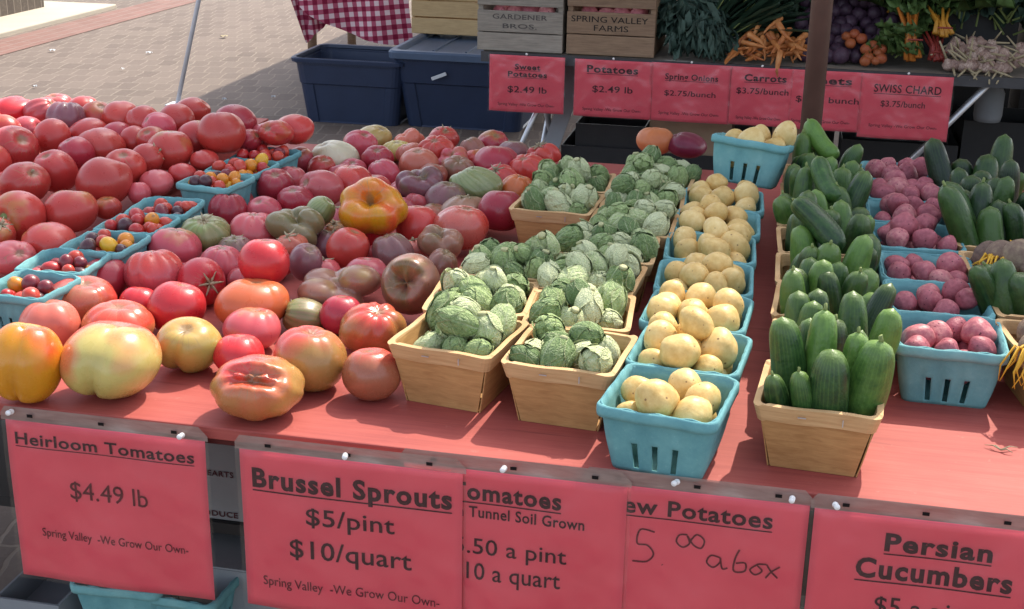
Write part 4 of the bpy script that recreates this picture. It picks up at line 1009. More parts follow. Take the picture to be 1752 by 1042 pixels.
for it_ in range(140):                      # nudge touching fruit apart, mostly along the line of sight
    d = PP[:, None] - PP[None]; L = np.linalg.norm(d, axis=2) + np.eye(N_t); S = (re_[:, None] + re_[None]) * .93; o = np.clip(S - L, 0, None); np.fill_diagonal(o, 0)
    PP = PP + (d / L[..., None] * o[..., None]).sum(1) * .22
    off = PP - CAM; along = (off * RA).sum(1); lat = off - RA * along[:, None]; PP = CAM + RA * along[:, None] + lat * .55
    PP[:, 2] = np.maximum(PP[:, 2], TZ + cz * .97); over = PP[:, 1] > TD - .035; k_ = np.where(over, (TD - .035 - CAM[1]) / (PP[:, 1] - CAM[1]), 1.0); PP = CAM + (PP - CAM) * k_[:, None]
off = PP - CAM
landm = []
for k, it in enumerate(items):
    V, pole = tomato_geo(it['sh'], trg)
    q = Vector((0, 0, 1)).rotation_difference(Vector(it['tilt']).normalized()).to_matrix() @ Matrix.Rotation(trg.uniform(0, 6.28) if it['sh'] not in ('cleft', 'lumpy') else trg.uniform(-.1, .25) + PI * 0, 3, 'Z'); V = V @ np.array(q).T
    V = V - (V.max(0) + V.min(0)) / 2; V = V / ((V.max(0) - V.min(0)) / 2) * np.array([it['a'], it['a'] * 1.0, it['c']])
    name = 'tomato' if it['mt'].startswith('tomato') else 'onion'
    me = mesh(name, V, _TF, True, {'pole': pole, 'azim': np.cos(_TP) * 3.1}); me.materials.append(M[it['mt']])
    o = put(name, me); o.location = PP[k]; c = lin(COLS[it['cn']]); j = trg.uniform(.86, 1.14); o.color = (min(1, c[0] * j), c[1] * j * trg.uniform(.85, 1.15), c[2] * j, 1)
    o['category'] = name; it['o'] = o
    if it['sh'] in ('ribbed',) or (not it['lab'] and name == 'tomato' and trg.random() < .10) or (it['lab'] and ('calyx' in it['lab'] or 'stem scar' in it['lab'])):
        # the dry stem left on the fruit
        ax = Vector(it['tilt']).normalized(); top = ax * min(it['a'], it['c']) * .86; m = MB()
        if 'stem scar' in (it['lab'] or ''):
            m.tube([top * .96, top * 1.0, top * 1.035], [.0085, .0075, .004], 9)
        else:
            m.tube([top * .9, top * 1.15, top * 1.22 + Vector((.002, 0, .002))], [.003, .0022, .0025], 7)
            u = ax.orthogonal().normalized(); w = ax.cross(u)
            for i in range(6):
                a = i * PI / 3 + .3; dv = u * math.cos(a) + w * math.sin(a); m.tube([top * .98, top * 1.04 + dv * .008, top * 1.05 + dv * .017, top * 1.12 + dv * .022], [.0012, .0022, .0016, .0004], 6)
        m.build('calyx', 'dry_husk' if 'stem scar' not in (it['lab'] or '') else 'stem_green', o, True)
HUE = dict(red='red', deep='deep red', pink='pink', salmon='salmon', orange='orange', bright='bright red', brown='brown', purple='dusky purple', olive='olive', green='green', pale='pale', cream='cream', yellow='yellow', amber='amber', rust='rusty red', tan='tan')
SHORT = [('huge pale green and pink cleft', 'the huge pale cleft tomato'), ('yellow lobed', None)]
LM = {(637, 352): 'the yellow lobed tomato', (452, 449): 'the bright round red tomato on top', (548, 361): 'the small green ball tomato', (702, 486): 'the hollow brown tomato', (814, 316): 'the olive ribbed tomato', (573, 270): 'the creamy white tomato', (640, 236): 'the farthest back pale green tomato', (352, 399): 'the grey green ribbed tomato', (719, 317): 'the purple folded tomato', (849, 281): 'the large deep pink back tomato', (434, 397): 'the pink tomato between ribbed ones', (857, 360): 'the smooth deep red tomato by the sprouts'}
used = {}
for it in items:
    if it['lab']: it['o']['label'] = it['lab']; continue
    if not it['heap']:
        best = sorted(LM, key=lambda l: math.hypot(l[0] - it['px'], (l[1] - it['py']) * 1.6))
        for l in best:
            dx, dy = it['px'] - l[0], (it['py'] - l[1]) * 1.6
            w = ('right of' if dx > 0 else 'left of') if abs(dx) > 2.2 * abs(dy) else ('in front of' if dy > 0 else 'behind') if abs(dy) > 2.2 * abs(dx) else ('in front and %s of' if dy > 0 else 'behind and %s of') % ('right' if dx > 0 else 'left')
            lab = '%s tomato %s %s' % (HUE[it['cn']], w, LM[l])
            if lab not in used: break
        used[lab] = 1; it['o']['label'] = lab; it['o']['group'] = 'heirloom tomatoes in the middle pile'
hp = sorted([i for i in items if i['heap'] and not i['lab']], key=lambda i: i['py'])
rows = [('back row', 212), ('second row', 245), ('third row', 285), ('fourth row', 340), ('front row', 999)]
lo = -99
for rn, hi in rows:
    rw = sorted([i for i in hp if lo <= i['py'] < hi], key=lambda i: i['px']); lo = hi
    for n_, i in enumerate(rw):
        od = 'leftmost' if n_ == 0 else 'rightmost' if n_ == len(rw) - 1 else ORD[n_] + ' from left' if n_ < 10 else ['eleventh', 'twelfth', 'thirteenth', 'fourteenth', 'fifteenth', 'sixteenth'][n_ - 10] + ' from left'
        i['o']['label'] = '%s tomato, %s in the %s of the left heap' % (HUE[i['cn']], od, rn); i['o']['group'] = 'red tomatoes heaped left of the cherry tomatoes'
# sloping riser under the left heap
ris = thing('display_riser', 'sloping red painted board raising the back of the red tomato heap', 'riser', (-1.24, 0, TZ))
m = MB(); m.add([(-.50, .62, .001), (.27, .62, .001), (.27, 1.30, .052), (-.50, 1.30, .052), (-.50, 1.62, .052), (.27, 1.62, .052), (-.50, 1.62, .001), (.27, 1.62, .001)], [(0, 1, 2, 3), (3, 2, 5, 4), (4, 5, 7, 6), (0, 3, 4, 6), (1, 7, 5, 2), (0, 6, 7, 1)]); m.build('board', 'red_table_paint', ris)
# ------------------------------------------------------------------ back table, its signs and produce
BY = 3.2
bt = thing('back_table', 'dark folding table behind the produce stall carrying crates and greens', 'table', (0, BY, 0))
ztop = TZ - .012
MB().box(-.80, 2.6, 0, .78, ztop - .03, ztop).build('tabletop', 'grey_wood', bt, bevel=.003)
MB().box(-.80, 2.6, -.0035, .012, ztop - .034, ztop + .001).build('front_edge', 'dark_metal', bt)
def leg_frame(x):
    m = MB()
    for y0, y1 in ((.08, .70), (.70, .08)): m.tube([(x, y0, ztop - .031), (x + (.03 if y0 < .3 else -.03), y1, .012)], .012, 8)
    m.tube([(x, .08, ztop - .04), (x, .70, ztop - .04)], .010, 8); return m
for x in (-.62, 1.28, 2.3):
    leg_frame(x).build('folding_leg', 'steel', bt, True)
m = MB(); pA = at_y(1690, 145, BY + .03); pB = at_y(1598, 235, BY + .10)
dv = (pB - pA); pA = pA - np.array([0, BY, 0]); kk = (.01 - pA[2]) / dv[2]; m.tube([pA, pA + dv * kk], .0115, 8); m.build('diagonal_brace', 'steel', bt, True)
m = MB(); pA = at_y(918, 190, BY + .03) - np.array([0, BY, 0]); dv = at_y(888, 255, BY + .03) - np.array([0, BY, 0]) - pA; pA = pA - dv * ((pA[2] - ztop + .031) / dv[2]); kk = (.01 - pA[2]) / dv[2]; m.tube([pA, pA + dv * kk], .009, 8); m.build('diagonal_brace', 'steel', bt, True)
def bsign(label, pl, pr, pb, dy, lines, seed, pins=((.5, .006),), hdr=.0, glare=0):
    a, b_ = at_y(pl[0], pl[1], BY - .012 - dy), at_y(pr[0], pr[1], BY - .012 - dy); z = (a[2] + b_[2]) / 2 - TZ; zb = at_y(pl[0], pb, BY - .012 - dy)[2] - TZ
    return sign(label, a[0], b_[0], BY - .012 - dy, min(z, -.016), zb, lines, pins, .0, .02, seed, .003)
FT = ('Spring Valley -We Grow Our Own-', .12, .88, .178, .010, 0, False)
bsign('pink sign reading Sweet Potatoes $2.49 lb hanging left on the back table', (838, 92), (967, 97), 188, .006, [('Sweet', .34, .68, .048, .018, .03, True), ('Potatoes', .25, .77, .074, .018, .03, True), ('$2.49 lb', .25, .77, .130, .022, .006, False), FT], 11)
bsign('pink sign reading Potatoes $2.49 lb second from left on the back table', (984, 101), (1117, 106), 197, .004, [('Potatoes', .16, .82, .044, .024, .03, True), ('$2.49 lb', .24, .76, .112, .022, .006, False), FT], 12)
bsign('creased pink sign reading Spring Onions on the back table above the sprouts', (1115, 106), (1253, 110), 205, .002, [('Spring Onions', .18, .84, .056, .020, .02, True), ('$2.75/bunch', .18, .82, .112, .018, .004, False), FT], 13)
bsign('pink sign reading Carrots $3.75/bunch hanging left of the brown pole', (1253, 110), (1356, 116), 212, .006, [('Carrots', .22, .92, .046, .022, .03, True), ('$3.75/bunch', .10, .97, .090, .020, .006, False), FT], 14)
bsign('pink sign reading Beets $3.75 bunch partly hidden by the brown pole', (1345, 116), (1479, 121), 219, .003, [('Beets', .30, .86, .044, .024, .03, True), ('$3.75 bunch', .16, .97, .108, .020, .006, False), FT], 15)
bsign('creased pink sign reading Swiss Chard $3.75/bunch at the right end', (1477, 121), (1633, 130), 234, .007, [('SWISS CHARD', .14, .88, .060, .026, .012, True), ('$3.75/bunch', .23, .72, .108, .020, .004, False), FT], 16)
# crates
def _bx():  # added dark backing, keeps bright paving from showing between the beets
    return box_thing('plastic_crate', 'dark plastic crate on the back table behind the purple beets', 'crate', .22, 1.0, 3.62, 3.92, TZ - .010, TZ + .30, 'black_crate', flap=False)
def crate(label, x0, x1, y0, y1, z, slats, mat, words=(), ink='stencil_ink', contents=None, sub=True):
    t = thing('wooden_crate', label, 'crate', ((x0 + x1) / 2, y0, z)); hw2 = (x1 - x0) / 2; D_y = y1 - y0; zz = .004
    rg = random.Random(int(x0 * 100) & 255)
    for (h, gap) in slats:
        MB().box(-hw2, hw2, 0, .011, zz, zz + h).build('slat', mat, t, bevel=.0015)
        MB().box(-hw2, hw2, D_y - .011, D_y, zz, zz + h).build('slat', mat, t, bevel=.0015)
        zz += h + gap
    H = zz
    for s in (-1, 1): MB().box(s * (hw2 - .010) - .009, s * (hw2 - .010) + .009, .0115, D_y - .0115, .004, H + .0).build('end_board', mat, t, bevel=.0015)
    MB().box(-hw2 + .02, hw2 - .02, .012, D_y - .012, .001, .008).build('floor_board', mat, t)
    for (txt, u0, u1, zb, cap, bold) in words: lettering(t, txt, -hw2 + u0 * 2 * hw2, -hw2 + u1 * 2 * hw2, zb, cap, lambda x, z_: -.0012, bold, False, ink)
    return t, H
ca, cb = at_y(817, 80, 3.22), at_y(962, 86, 3.22)
zc = TZ - .011
crate('weathered grey wooden crate lettered GARDENER BROS on the back table corner', ca[0], cb[0], 3.215, 3.60, zc, [(.062, .004), (.074, .018), (.05, .006), (.05, 0)], 'grey_wood', [('GARDENER', .18, .82, .116, .017, .01), ('BROS.', .30, .70, .084, .016, .01)], 'stencil_faded')
ca2, cb2 = at_y(969, 84, 3.225), at_y(1119, 92, 3.225)
crate('brownish wooden crate stencilled SPRING VALLEY FARMS on the back table', ca2[0], cb2[0], 3.22, 3.60, zc, [(.068, .004), (.076, .018), (.05, .006), (.05, 0)], 'brown_wood', [('SPRING VALLEY', .05, .92, .118, .020, .004), ('FARMS', .31, .70, .088, .020, 0)])
cpk = random.Random(9)
for ci, (x0, x1, who) in enumerate(((ca[0], cb[0], 'grey GARDENER BROS crate'), (ca2[0], cb2[0], 'brown SPRING VALLEY FARMS crate'))):
    for i in range(4):
        for j in range(2):
            o = put('potato', cpk.choice(POTR)); r = cpk.uniform(.032, .040); o.location = (x0 + .045 + (x1 - x0 - .09) * (i + .5) / 4, 3.275 + j * .09, zc + .128 + .03 * j + cpk.uniform(-.006, .006)); o.scale = (r * 1.15, r, r); o.rotation_euler = (cpk.uniform(0, 6), cpk.uniform(0, 6), cpk.uniform(0, 6))
            tag(o, 'pink skinned potato showing through the slats of the %s' % who, 'potato', 'potatoes inside the %s' % who)
# greens and roots on the back table
def leaf(m, base, d, upv, L, W, ruf, rng, nu=8, nv=12, curl=.4):
    d = Vector(d).normalized(); upv = Vector(upv); s = d.cross(upv); s = (s if s.length > .01 else d.orthogonal()).normalized(); n = s.cross(d); ph = rng.uniform(0, 6)
    def f(u, v):
        a = (u - .5) * 2; w = W * .5 * max(0, math.sin(PI * min(1, .06 + v * .93))) ** .45
        e = abs(a) ** 1.5 * ruf
        return tuple(Vector(base) + d * (L * v * (1 - .15 * curl * v)) + n * (-curl * L * .45 * v * v + W * .25 * abs(a) - e * W * .35 * math.sin(v * 17 + ph + a * 2)) + s * (a * w * (1 + e * .15 * math.cos(v * 21 + ph))))
    m.add(*grid(nu, nv, f))
def leafy(name, label, cat, loc, n, L, W, ruf, mat, stemmat, seed, spread=(-1, 1), aim=(0, -.5, 1), stems=0, group=None, rad=.05, curl=.5):
    rng = random.Random(seed); t = thing(name, label, cat, loc, 0, group); m = MB(); s = MB()
    for i in range(n):
        d = Vector((rng.uniform(*spread), aim[1] + rng.uniform(-.6, .6), aim[2] + rng.uniform(-.5, .5))); b = Vector((rng.uniform(-rad, rad), rng.uniform(-rad * .6, rad * .6), rng.uniform(0, rad)))
        leaf(m, b + d.normalized() * L * .2 * rng.random(), d, (0, 0, 1), L * rng.uniform(.7, 1.15), W * rng.uniform(.7, 1.2), ruf, rng, curl=curl)
        if i % 2 == 0: s.tube([b - d.normalized() * .01, b + d.normalized() * L * .55], [.004, .0022], 6)
    m.build('leaves', mat, t, True); s.build('stems', stemmat, t, True); return t
zb_ = TZ - .008
def bp(px, y=3.3): return at_y(px, 80, y)[0]
leafy('kale_bunch', 'bunch of curly dark blue green kale right beside the brown crate', 'kale', (bp(1172), 3.36, zb_ + .05), 90, .12, .075, 1.6, 'leaf_kale', 'stem_green', 1, aim=(0, -.4, .7))
leafy('kale_bunch', 'curly kale bunch with pale stems in front of the leek leaves', 'kale', (bp(1200), 3.29, zb_ + .02), 70, .10, .06, 1.8, 'leaf_kale', 'stem_green', 2, aim=(0, -.6, .5), rad=.04)
leafy('leek_greens', 'long dark strap leaves lying diagonally behind the carrots', 'greens', (bp(1215), 3.36, zb_ + .03), 34, .36, .035, .2, 'leaf_dark', 'stem_green', 3, spread=(.2, 1.1), aim=(0, 0, .6), curl=.15)
leafy('carrot_greens', 'dark feathery green tops standing behind the orange carrots', 'greens', (bp(1300), 3.56, zb_ + .05), 60, .26, .07, 2.0, 'leaf_dark', 'stem_green', 4, aim=(0, .1, .9), rad=.10)
leafy('beet_bunch', 'dark green leaf mass behind the purple beets', 'greens', (bp(1440), 3.80, zb_ + .12), 60, .26, .12, .8, 'leaf_dark', 'stem_red', 5, aim=(0, .1, .9), rad=.14)
leafy('chard_bunch', 'broad green leaves hanging between beets and chard stems', 'greens', (bp(1532), 3.33, zb_ + .03), 26, .11, .075, .7, 'leaf_mid', 'stem_green', 6, aim=(0, -.3, .6), rad=.04)
leafy('chard_bunch', 'broad dark green leaves above the yellow and red chard stems', 'greens', (bp(1580), 3.50, zb_ + .14), 60, .28, .14, .7, 'leaf_mid', 'stem_yellow', 7, aim=(0, 0, .8), rad=.12)
leafy('herb_bunch', 'loose grey green herb bunch at the top right behind the garlic', 'herbs', (bp(1690), 3.60, zb_ + .10), 80, .26, .05, 1.2, 'leaf_kale', 'stem_green', 8, aim=(0, 0, .9), rad=.16)
leafy('herb_bunch', 'dark leafy bunch at the far right corner of the back table', 'herbs', (bp(1790), 3.55, zb_ + .08), 60, .28, .07, 1.2, 'leaf_dark', 'stem_green', 9, aim=(0, 0, .9), rad=.14)
leafy('kale_bunch', 'tall dark kale standing at the back between crate and pole', 'kale', (bp(1220), 3.66, zb_ + .08), 70, .32, .11, 1.2, 'leaf_dark', 'stem_green', 10, aim=(0, .05, .9), rad=.16)
leafy('chard_bunch', 'dark green leaves beside the brown pole at the back', 'greens', (bp(1350), 3.80, zb_ + .10), 60, .32, .11, .8, 'leaf_dark', 'stem_green', 12, aim=(0, .05, .9), rad=.14)
def carrot(p, d, L, r, label, group, rng):
    d = Vector(d).normalized(); p = Vector(p); side = d.orthogonal() * rng.uniform(-.15, .15) * L
    m = MB().tube([p - d * r * .6, p, p + d * L * .3 + side * .5, p + d * L * .65 + side, p + d * L * .9 + side * .8, p + d * L + side * .5], [r * .45, r, r * .9, r * .62, r * .3, r * .08], 10)
    o = m.build('carrot', 'carrot', None, True); return tag(o, label, 'carrot', group)
krg = random.Random(17)
kspots = [(1262, 92), (1275, 78), (1292, 60), (1300, 85), (1312, 95), (1322, 80), (1330, 50), (1338, 92), (1350, 85), (1362, 90), (1372, 78), (1285, 95), (1345, 70), (1358, 100), (1318, 64), (1375, 95), (1270, 98), (1305, 72)]
kspots += [(a_ + 6, b_ - 9) for a_, b_ in kspots[:14]] + [(a_ - 5, b_ + 4) for a_, b_ in kspots]
for i, (px, py) in enumerate(kspots):
    q = at_y(px, py, 3.27 + krg.uniform(-.03, .05)); q[2] = max(q[2], zb_ + .012)
    a = krg.uniform(-.9, .9)
    carrot(q + np.array([0, .0, .02]), (math.sin(a), -.35, -.55 if py < 80 else -.08), krg.uniform(.07, .11), krg.uniform(.0085, .0125), 'short orange carrot in the tangled bunch left of the brown pole', 'carrots on the back table', krg)
q = at_y(1335, 88, 3.205); carrot(q, (.12, -.10, -1), .10, .011, 'orange carrot hanging down over the front edge of the back table', None, krg)
PBE = []
for i in range(3):
    V, Fc = blob(rp, 1, 1, .95, .05, 2.4, 16, 12); PBE.append(mesh('purple_beet', V, Fc))
for m_ in PBE: m_.materials.append(M['beet_purple'])
bgrid = [(1376 + 21 * c_ + (10 if r_ % 2 else 0), 4 + 17 * r_) for r_ in range(7) for c_ in range(8)]
for (gx_, gy_) in bgrid:
    lx, ly = gx_ + krg.uniform(-6, 6), gy_ + krg.uniform(-5, 5); y = 3.285 + (112 - ly) / 112 * .26 + krg.uniform(-.01, .01)
    if abs(lx - 1452) + abs(ly - 66) < 18 or (lx > 1478 and ly > 76): continue
    q = at_y(lx, ly, y); r = krg.uniform(.023, .030); o = put('purple_beet', krg.choice(PBE)); o.location = (q[0], q[1], max(q[2], zb_ + r)); o.scale = (r, r, r); o.rotation_euler = (krg.uniform(0, 6), krg.uniform(0, 6), 0)
    tag(o, 'dark purple round beet in the pile right of the brown pole', 'beet', 'purple beets piled on the back table')
GB = [mesh('golden_beet', *blob(rp, 1, 1, .95, .06, 2.4, 16, 12)) for _ in range(2)]
for m_ in GB: m_.materials.append(M['beet_gold'])
for i, (px, py) in enumerate([(1448, 62), (1462, 58), (1474, 66), (1455, 74), (1482, 84), (1494, 78), (1502, 90), (1486, 98), (1498, 104), (1510, 84), (1480, 106), (1508, 100)]):
    q = at_y(px, py, 3.26 + (110 - py) * .0012); r = krg.uniform(.016, .021); o = put('golden_beet', krg.choice(GB)); o.location = (q[0], q[1], max(q[2], zb_ + r)); o.scale = (r, r, r)
    tag(o, 'orange red small beet clustered in front of the purple beets', 'beet', 'orange beets on the back table')
def chard(label, px, py0, py1, mat, seed, n=9):
    rng = random.Random(seed); q0 = at_y(px, py0, 3.33); q1 = at_y(px + 8, py1, 3.26); t = thing('chard_bunch', label, 'chard', tuple(q1)); m = MB(); lf = MB()
    for i in range(n):
        a = (i / (n - 1) - .5); top = Vector(q0 - q1) + Vector((a * .07, rng.uniform(-.02, .03), rng.uniform(-.02, .02))); bot = Vector((a * .05 + rng.uniform(-.006, .006), rng.uniform(-.012, .012), rng.uniform(0, .02)))
        mid = (top + bot) / 2 + Vector((-a * .035, -.012, 0)); m.tube([bot, mid, top], [.0085, .0065, .0045], 8)
        leaf(lf, top, top - mid + Vector((0, .05, 0)), (0, -1, .2), .13, .07, .6, rng)
    m.build('stalks', mat, t, True); lf.build('leaves', 'leaf_mid', t, True)
    MB().tube([(-.024, -.018, (q0 - q1)[2] * .5), (.024, -.018, (q0 - q1)[2] * .5)], .003, 8).build('tie_band', 'stem_red', t, True); return t
chard('chard bunch with bright orange and yellow stalks, left of the red one', 1553, 20, 108, 'stem_orange', 1)
chard('chard bunch with yellow stalks high behind the red stalked bunch', 1606, 22, 66, 'stem_yellow', 2, 7)
chard('chard bunch with dark red stalks beside the garlic', 1596, 60, 110, 'stem_red', 3, 8)
def garlic_mesh(rng):
    D, T, P, Fc = sphere_dirs(20, 16); r = 1 + .07 * np.cos(P * 6 + rng.uniform(0, 6)) * np.sin(T) + lowfreq(D, rng, 3, .03, 2); V = D * r[:, None]
    k = np.clip((V[:, 2] - .3) / .7, 0, 1); V[:, :2] *= (1 - .72 * k ** .8)[:, None]; V[:, 2] += .75 * k ** 2; V[:, 2] *= .85
    return mesh('garlic', V, Fc)
GM = [garlic_mesh(rp) for _ in range(3)]
for m_ in GM: m_.materials.append(M['garlic'])
_gs = MB().tube([(0, 0, 1.2), (.1, 0, 2.4), (.3, .1, 4.2)], [.2, .17, .13], 8); GST = mesh('stem', _gs.V, _gs.F); GST.materials.append(M['dry_husk'])
for i in range(80):
    px = krg.uniform(1622, 1756); py = krg.uniform(62, 122)
    if py < 70 + abs(px - 1660) * .12: continue
    y = 3.24 + (122 - py) / 60 * .12; q = at_y(px, py, y); r = krg.uniform(.017, .023); o = put('garlic_bulb', krg.choice(GM)); o.location = (q[0], q[1], max(q[2], zb_ + r)); o.scale = (r, r, r); o.rotation_euler = (krg.uniform(-1.9, -.3), krg.uniform(-.8, .8), krg.uniform(0, 6)) if krg.random() < .5 else (krg.uniform(1.6, 2.2), krg.uniform(-.6, .6), krg.uniform(-1, 1))
    tag(o, 'whitish garlic bulb in the heap at the right end of the back table', 'garlic', 'garlic bulbs on the back table'); put('stem', GST, None, o)
# things under the back table
def box_thing(name, label, cat, x0, x1, y0, y1, z0, z1, mat, rz=0, flap=True, words=()):
    t = thing(name, label, cat, ((x0 + x1) / 2, (y0 + y1) / 2, z0), rz); hx, hy, h = (x1 - x0) / 2, (y1 - y0) / 2, z1 - z0; w = .004; m = MB()
    m.box(-hx, hx, -hy, -hy + w, 0, h); m.box(-hx, hx, hy - w, hy, 0, h); m.box(-hx, -hx + w, -hy + w, hy - w, 0, h); m.box(hx - w, hx, -hy + w, hy - w, 0, h); m.box(-hx + w, hx - w, -hy + w, hy - w, .001, .005)
    m.build('walls', mat, t)
    if flap:
        for s in (-1, 1): MB().box(-hx, hx, 0, hy * .98, 0, .003).build('flap', mat, t, loc=(0, s * hy * 1.0, h + .001), rot=(R(-4) if s < 0 else 0, 0, 0 if s < 0 else PI))
    for (txt, a, b, zb, cap, bold) in words: lettering(t, txt, a, b, zb, cap, lambda x, z_: -hy - .0015, bold, False, 'ink_black')
    return t
def px_box(name, label, cat, pl, pr, y, depth, zbot, mat, **k):
    a, b = at_y(*pl, y), at_y(*pr, y); return box_thing(name, label, cat, a[0], b[0], y, y + depth, zbot, (a[2] + b[2]) / 2, mat, **k)
_bx()
for i, (x0_, wd) in enumerate(((-.12, .60), (.52, .62), (1.18, .62), (1.84, .62))):  # added crate stack: a dark backdrop that hides the bright paving behind
    for lv in range(3):
        box_thing('plastic_crate', 'dark plastic crate, %s from left in the %s layer stacked behind the greens' % (['first', 'second', 'third', 'fourth'][i], ['bottom', 'middle', 'top'][lv]), 'crate', x0_, x0_ + wd, 4.12, 4.5, lv * .46 + .001, lv * .46 + .458, 'black_crate', flap=False)
px_box('plastic_crate', 'black plastic crate stacked under the back table', 'crate', (985, 212), (1105, 216), 3.38, .30, .30, 'black_crate', flap=False)
px_box('plastic_crate', 'black plastic crate on the ground below the stacked one under the back table', 'crate', (960, 250), (1130, 256), 3.36, .34, .0, 'black_crate', flap=False)
px_box('cardboard_box', 'wide tan cardboard box under the back table behind the onions', 'box', (1112, 203), (1252, 212), 3.42, .30, .25, 'cardboard')
px_box('cardboard_box', 'tall tan cardboard box under the back table beside the brown pole', 'box', (1322, 212), (1378, 216), 3.40, .28, .0, 'cardboard')
px_box('plastic_crate', 'black plastic crate under the wide tan box below the back table', 'crate', (1112, 262), (1250, 268), 3.40, .34, .0, 'black_crate', flap=False)
px_box('plastic_crate', 'large black plastic crate under the right end of the back table', 'crate', (1440, 238), (1640, 250), 3.60, .32, .0, 'black_crate', flap=False)
px_box('plastic_crate', 'black plastic crate under the far right corner of the back table', 'crate', (1650, 205), (1800, 215), 3.66, .30, .0, 'black_crate', flap=False)
a = at_y(962, 190, 3.30); b_ = at_y(940, 258, 3.30)
pnl = thing('leaning_cardboard', 'grey cardboard panel leaning under the back table left end', 'panel', tuple(b_)); m = MB(); w = .062; dv = Vector(a - b_)
m.add([(-w / 2, 0, 0), (w / 2, 0, 0), (dv.x + w / 2, .05, dv.z), (dv.x - w / 2, .05, dv.z), (dv.x + w / 2 + .004, .09, dv.z + .16), (dv.x - w / 2 + .004, .09, dv.z + .16), (-w / 2 - .06, .0, -.42), (w / 2 - .06, .0, -.42)], [(0, 1, 2, 3), (3, 2, 4, 5), (6, 7, 1, 0)]); o = m.build('sheet', 'grey_cardboard', pnl); s = o.modifiers.new('thick', 'SOLIDIFY'); s.thickness = .006
q0 = at_y(1690, 130, 3.5); q1 = at_y(1720, 210, 3.5)
wj = thing('water_jug', 'dull white plastic jug under the right end of the back table', 'jug', (q0[0] + .02, 3.52, q1[2])); MB().tube([(0, 0, 0), (0, 0, .02), (0, 0, .10), (0, 0, .13), (0, 0, .15), (0, 0, .165)], [.045, .05, .05, .035, .016, .016], 18).build('body', 'grey_cardboard', wj, True)
# ------------------------------------------------------------------ storage bins, checked cloth and pale crate behind
def tote(label, x0, x1, y0, depth, ztop_, lid, taper=.86, rz=0):
    t = thing('storage_bin', label, 'bin', ((x0 + x1) / 2, y0 + depth / 2, 0), rz); hx, hy = (x1 - x0) / 2, depth / 2
    st = [-1, -.86, -.84, -.04, 0, .04, .84, .86, 1]; V = []; rows = []
    for f in (0, .02, .55, .60, .62, .92, .925, 1.0):
        k = taper + (1 - taper) * f; rows.append([]); O = rr(hx * k, hy * k, .045, st)
        for (x, y, tt, a) in O:
            nx, ny = math.sin(a), -math.cos(a); e = 0
            if tt != 2 and f < .61: e = -.008 if abs(tt) in (.84, .04, 0) and f > .0 else 0
            if f > .61: e = .006
            if f > .92: e = .014
            rows[-1].append(len(V)); V.append((x + nx * e, y + ny * e, f * ztop_ + .001))
    n = len(rows[0]); Fc = [(rows[i][j], rows[i][(j + 1) % n], rows[i + 1][(j + 1) % n], rows[i + 1][j]) for i in range(len(rows) - 1) for j in range(n)] + [tuple(rows[0][::-1])]
    o = put('body', mesh('body', V, Fc, False), 'tote_plastic', t); s = o.modifiers.new('thick', 'SOLIDIFY'); s.thickness = .004; s.offset = -1
    prof = [(.012, -.02), (.022, -.018), (.024, .0), (.018, .006), (.004, .004), (.002, -.012)]
    if lid: prof = [(.020, -.022), (.026, -.022), (.028, .008), (.02, .018), (-.005, .020), (-.018, .012), (-.024, -.004), (-.06, -.006)]
    V = []; rows = []
    for d, z in prof:
        O = rr(hx + d, hy + d, .05, [-1, -.5, 0, .5, 1]); rows.append([]); 
        for (x, y, tt, a) in O: rows[-1].append(len(V)); V.append((x, y, ztop_ + z + .004))
    n = len(rows[0]); Fc = [(rows[i][j], rows[i][(j + 1) % n], rows[i + 1][(j + 1) % n], rows[i + 1][j]) for i in range(len(rows) - 1) for j in range(n)]
    if lid: Fc.append(tuple(rows[-1]))
    else: Fc += [(rows[-1][j], rows[-1][(j + 1) % n], rows[0][(j + 1) % n], rows[0][j]) for j in range(n)]
    o = put('lid' if lid else 'rim', mesh('lid' if lid else 'rim', V, Fc, False), 'tote_plastic_light' if lid else 'tote_plastic', t)
    if lid:
        m = MB()
        for s_ in (-.5, 0, .5): m.box(s_ * hx - .006, s_ * hx + .006, -hy * .7, hy * .7, ztop_ - .003, ztop_ + .006)
        m.build('lid_rib', 'tote_plastic_light', o)
    return t
g1 = at_z(506, 205, -.76); 
by = 5.20
xl, xr = at_y(503, 100, by)[0], at_y(668, 108, by)[0]; zt_ = at_y(580, 104, by)[2]
tote('open navy blue plastic storage bin on the shaded paving', xl, xr + .06, by, .46, zt_, False)
xl2, xr2 = at_y(672, 98, by)[0], at_y(892, 100, by)[0]; zt2 = at_y(760, 97, by)[2]
tt_ = tote('blue grey plastic storage bin with its lid on, behind the sweet potatoes sign', xl2, xr2 + .03, by, .98, zt2, True)
lp = at_y(752, 130, by - .002); tp_ = MB().box(-.042, .042, -.006, .0, -.009, .009).build('tape_strip', 'label_tape', tt_, bevel=.002)
tp_.location = (lp[0] - tt_.location[0], -.49 - .012, lp[2]); tp_.rotation_euler = (0, R(-22), 0)
# pale crate standing on the lid
c0, c1 = at_y(704, 30, 5.78), at_y(818, 36, 5.78)
crate('pale wooden slatted crate standing on the lidded blue bin', c0[0], c1[0] + .04, 5.78, 6.12, zt2 + .022, [(.085, .008), (.085, .008), (.085, 0)], 'pale_wood')
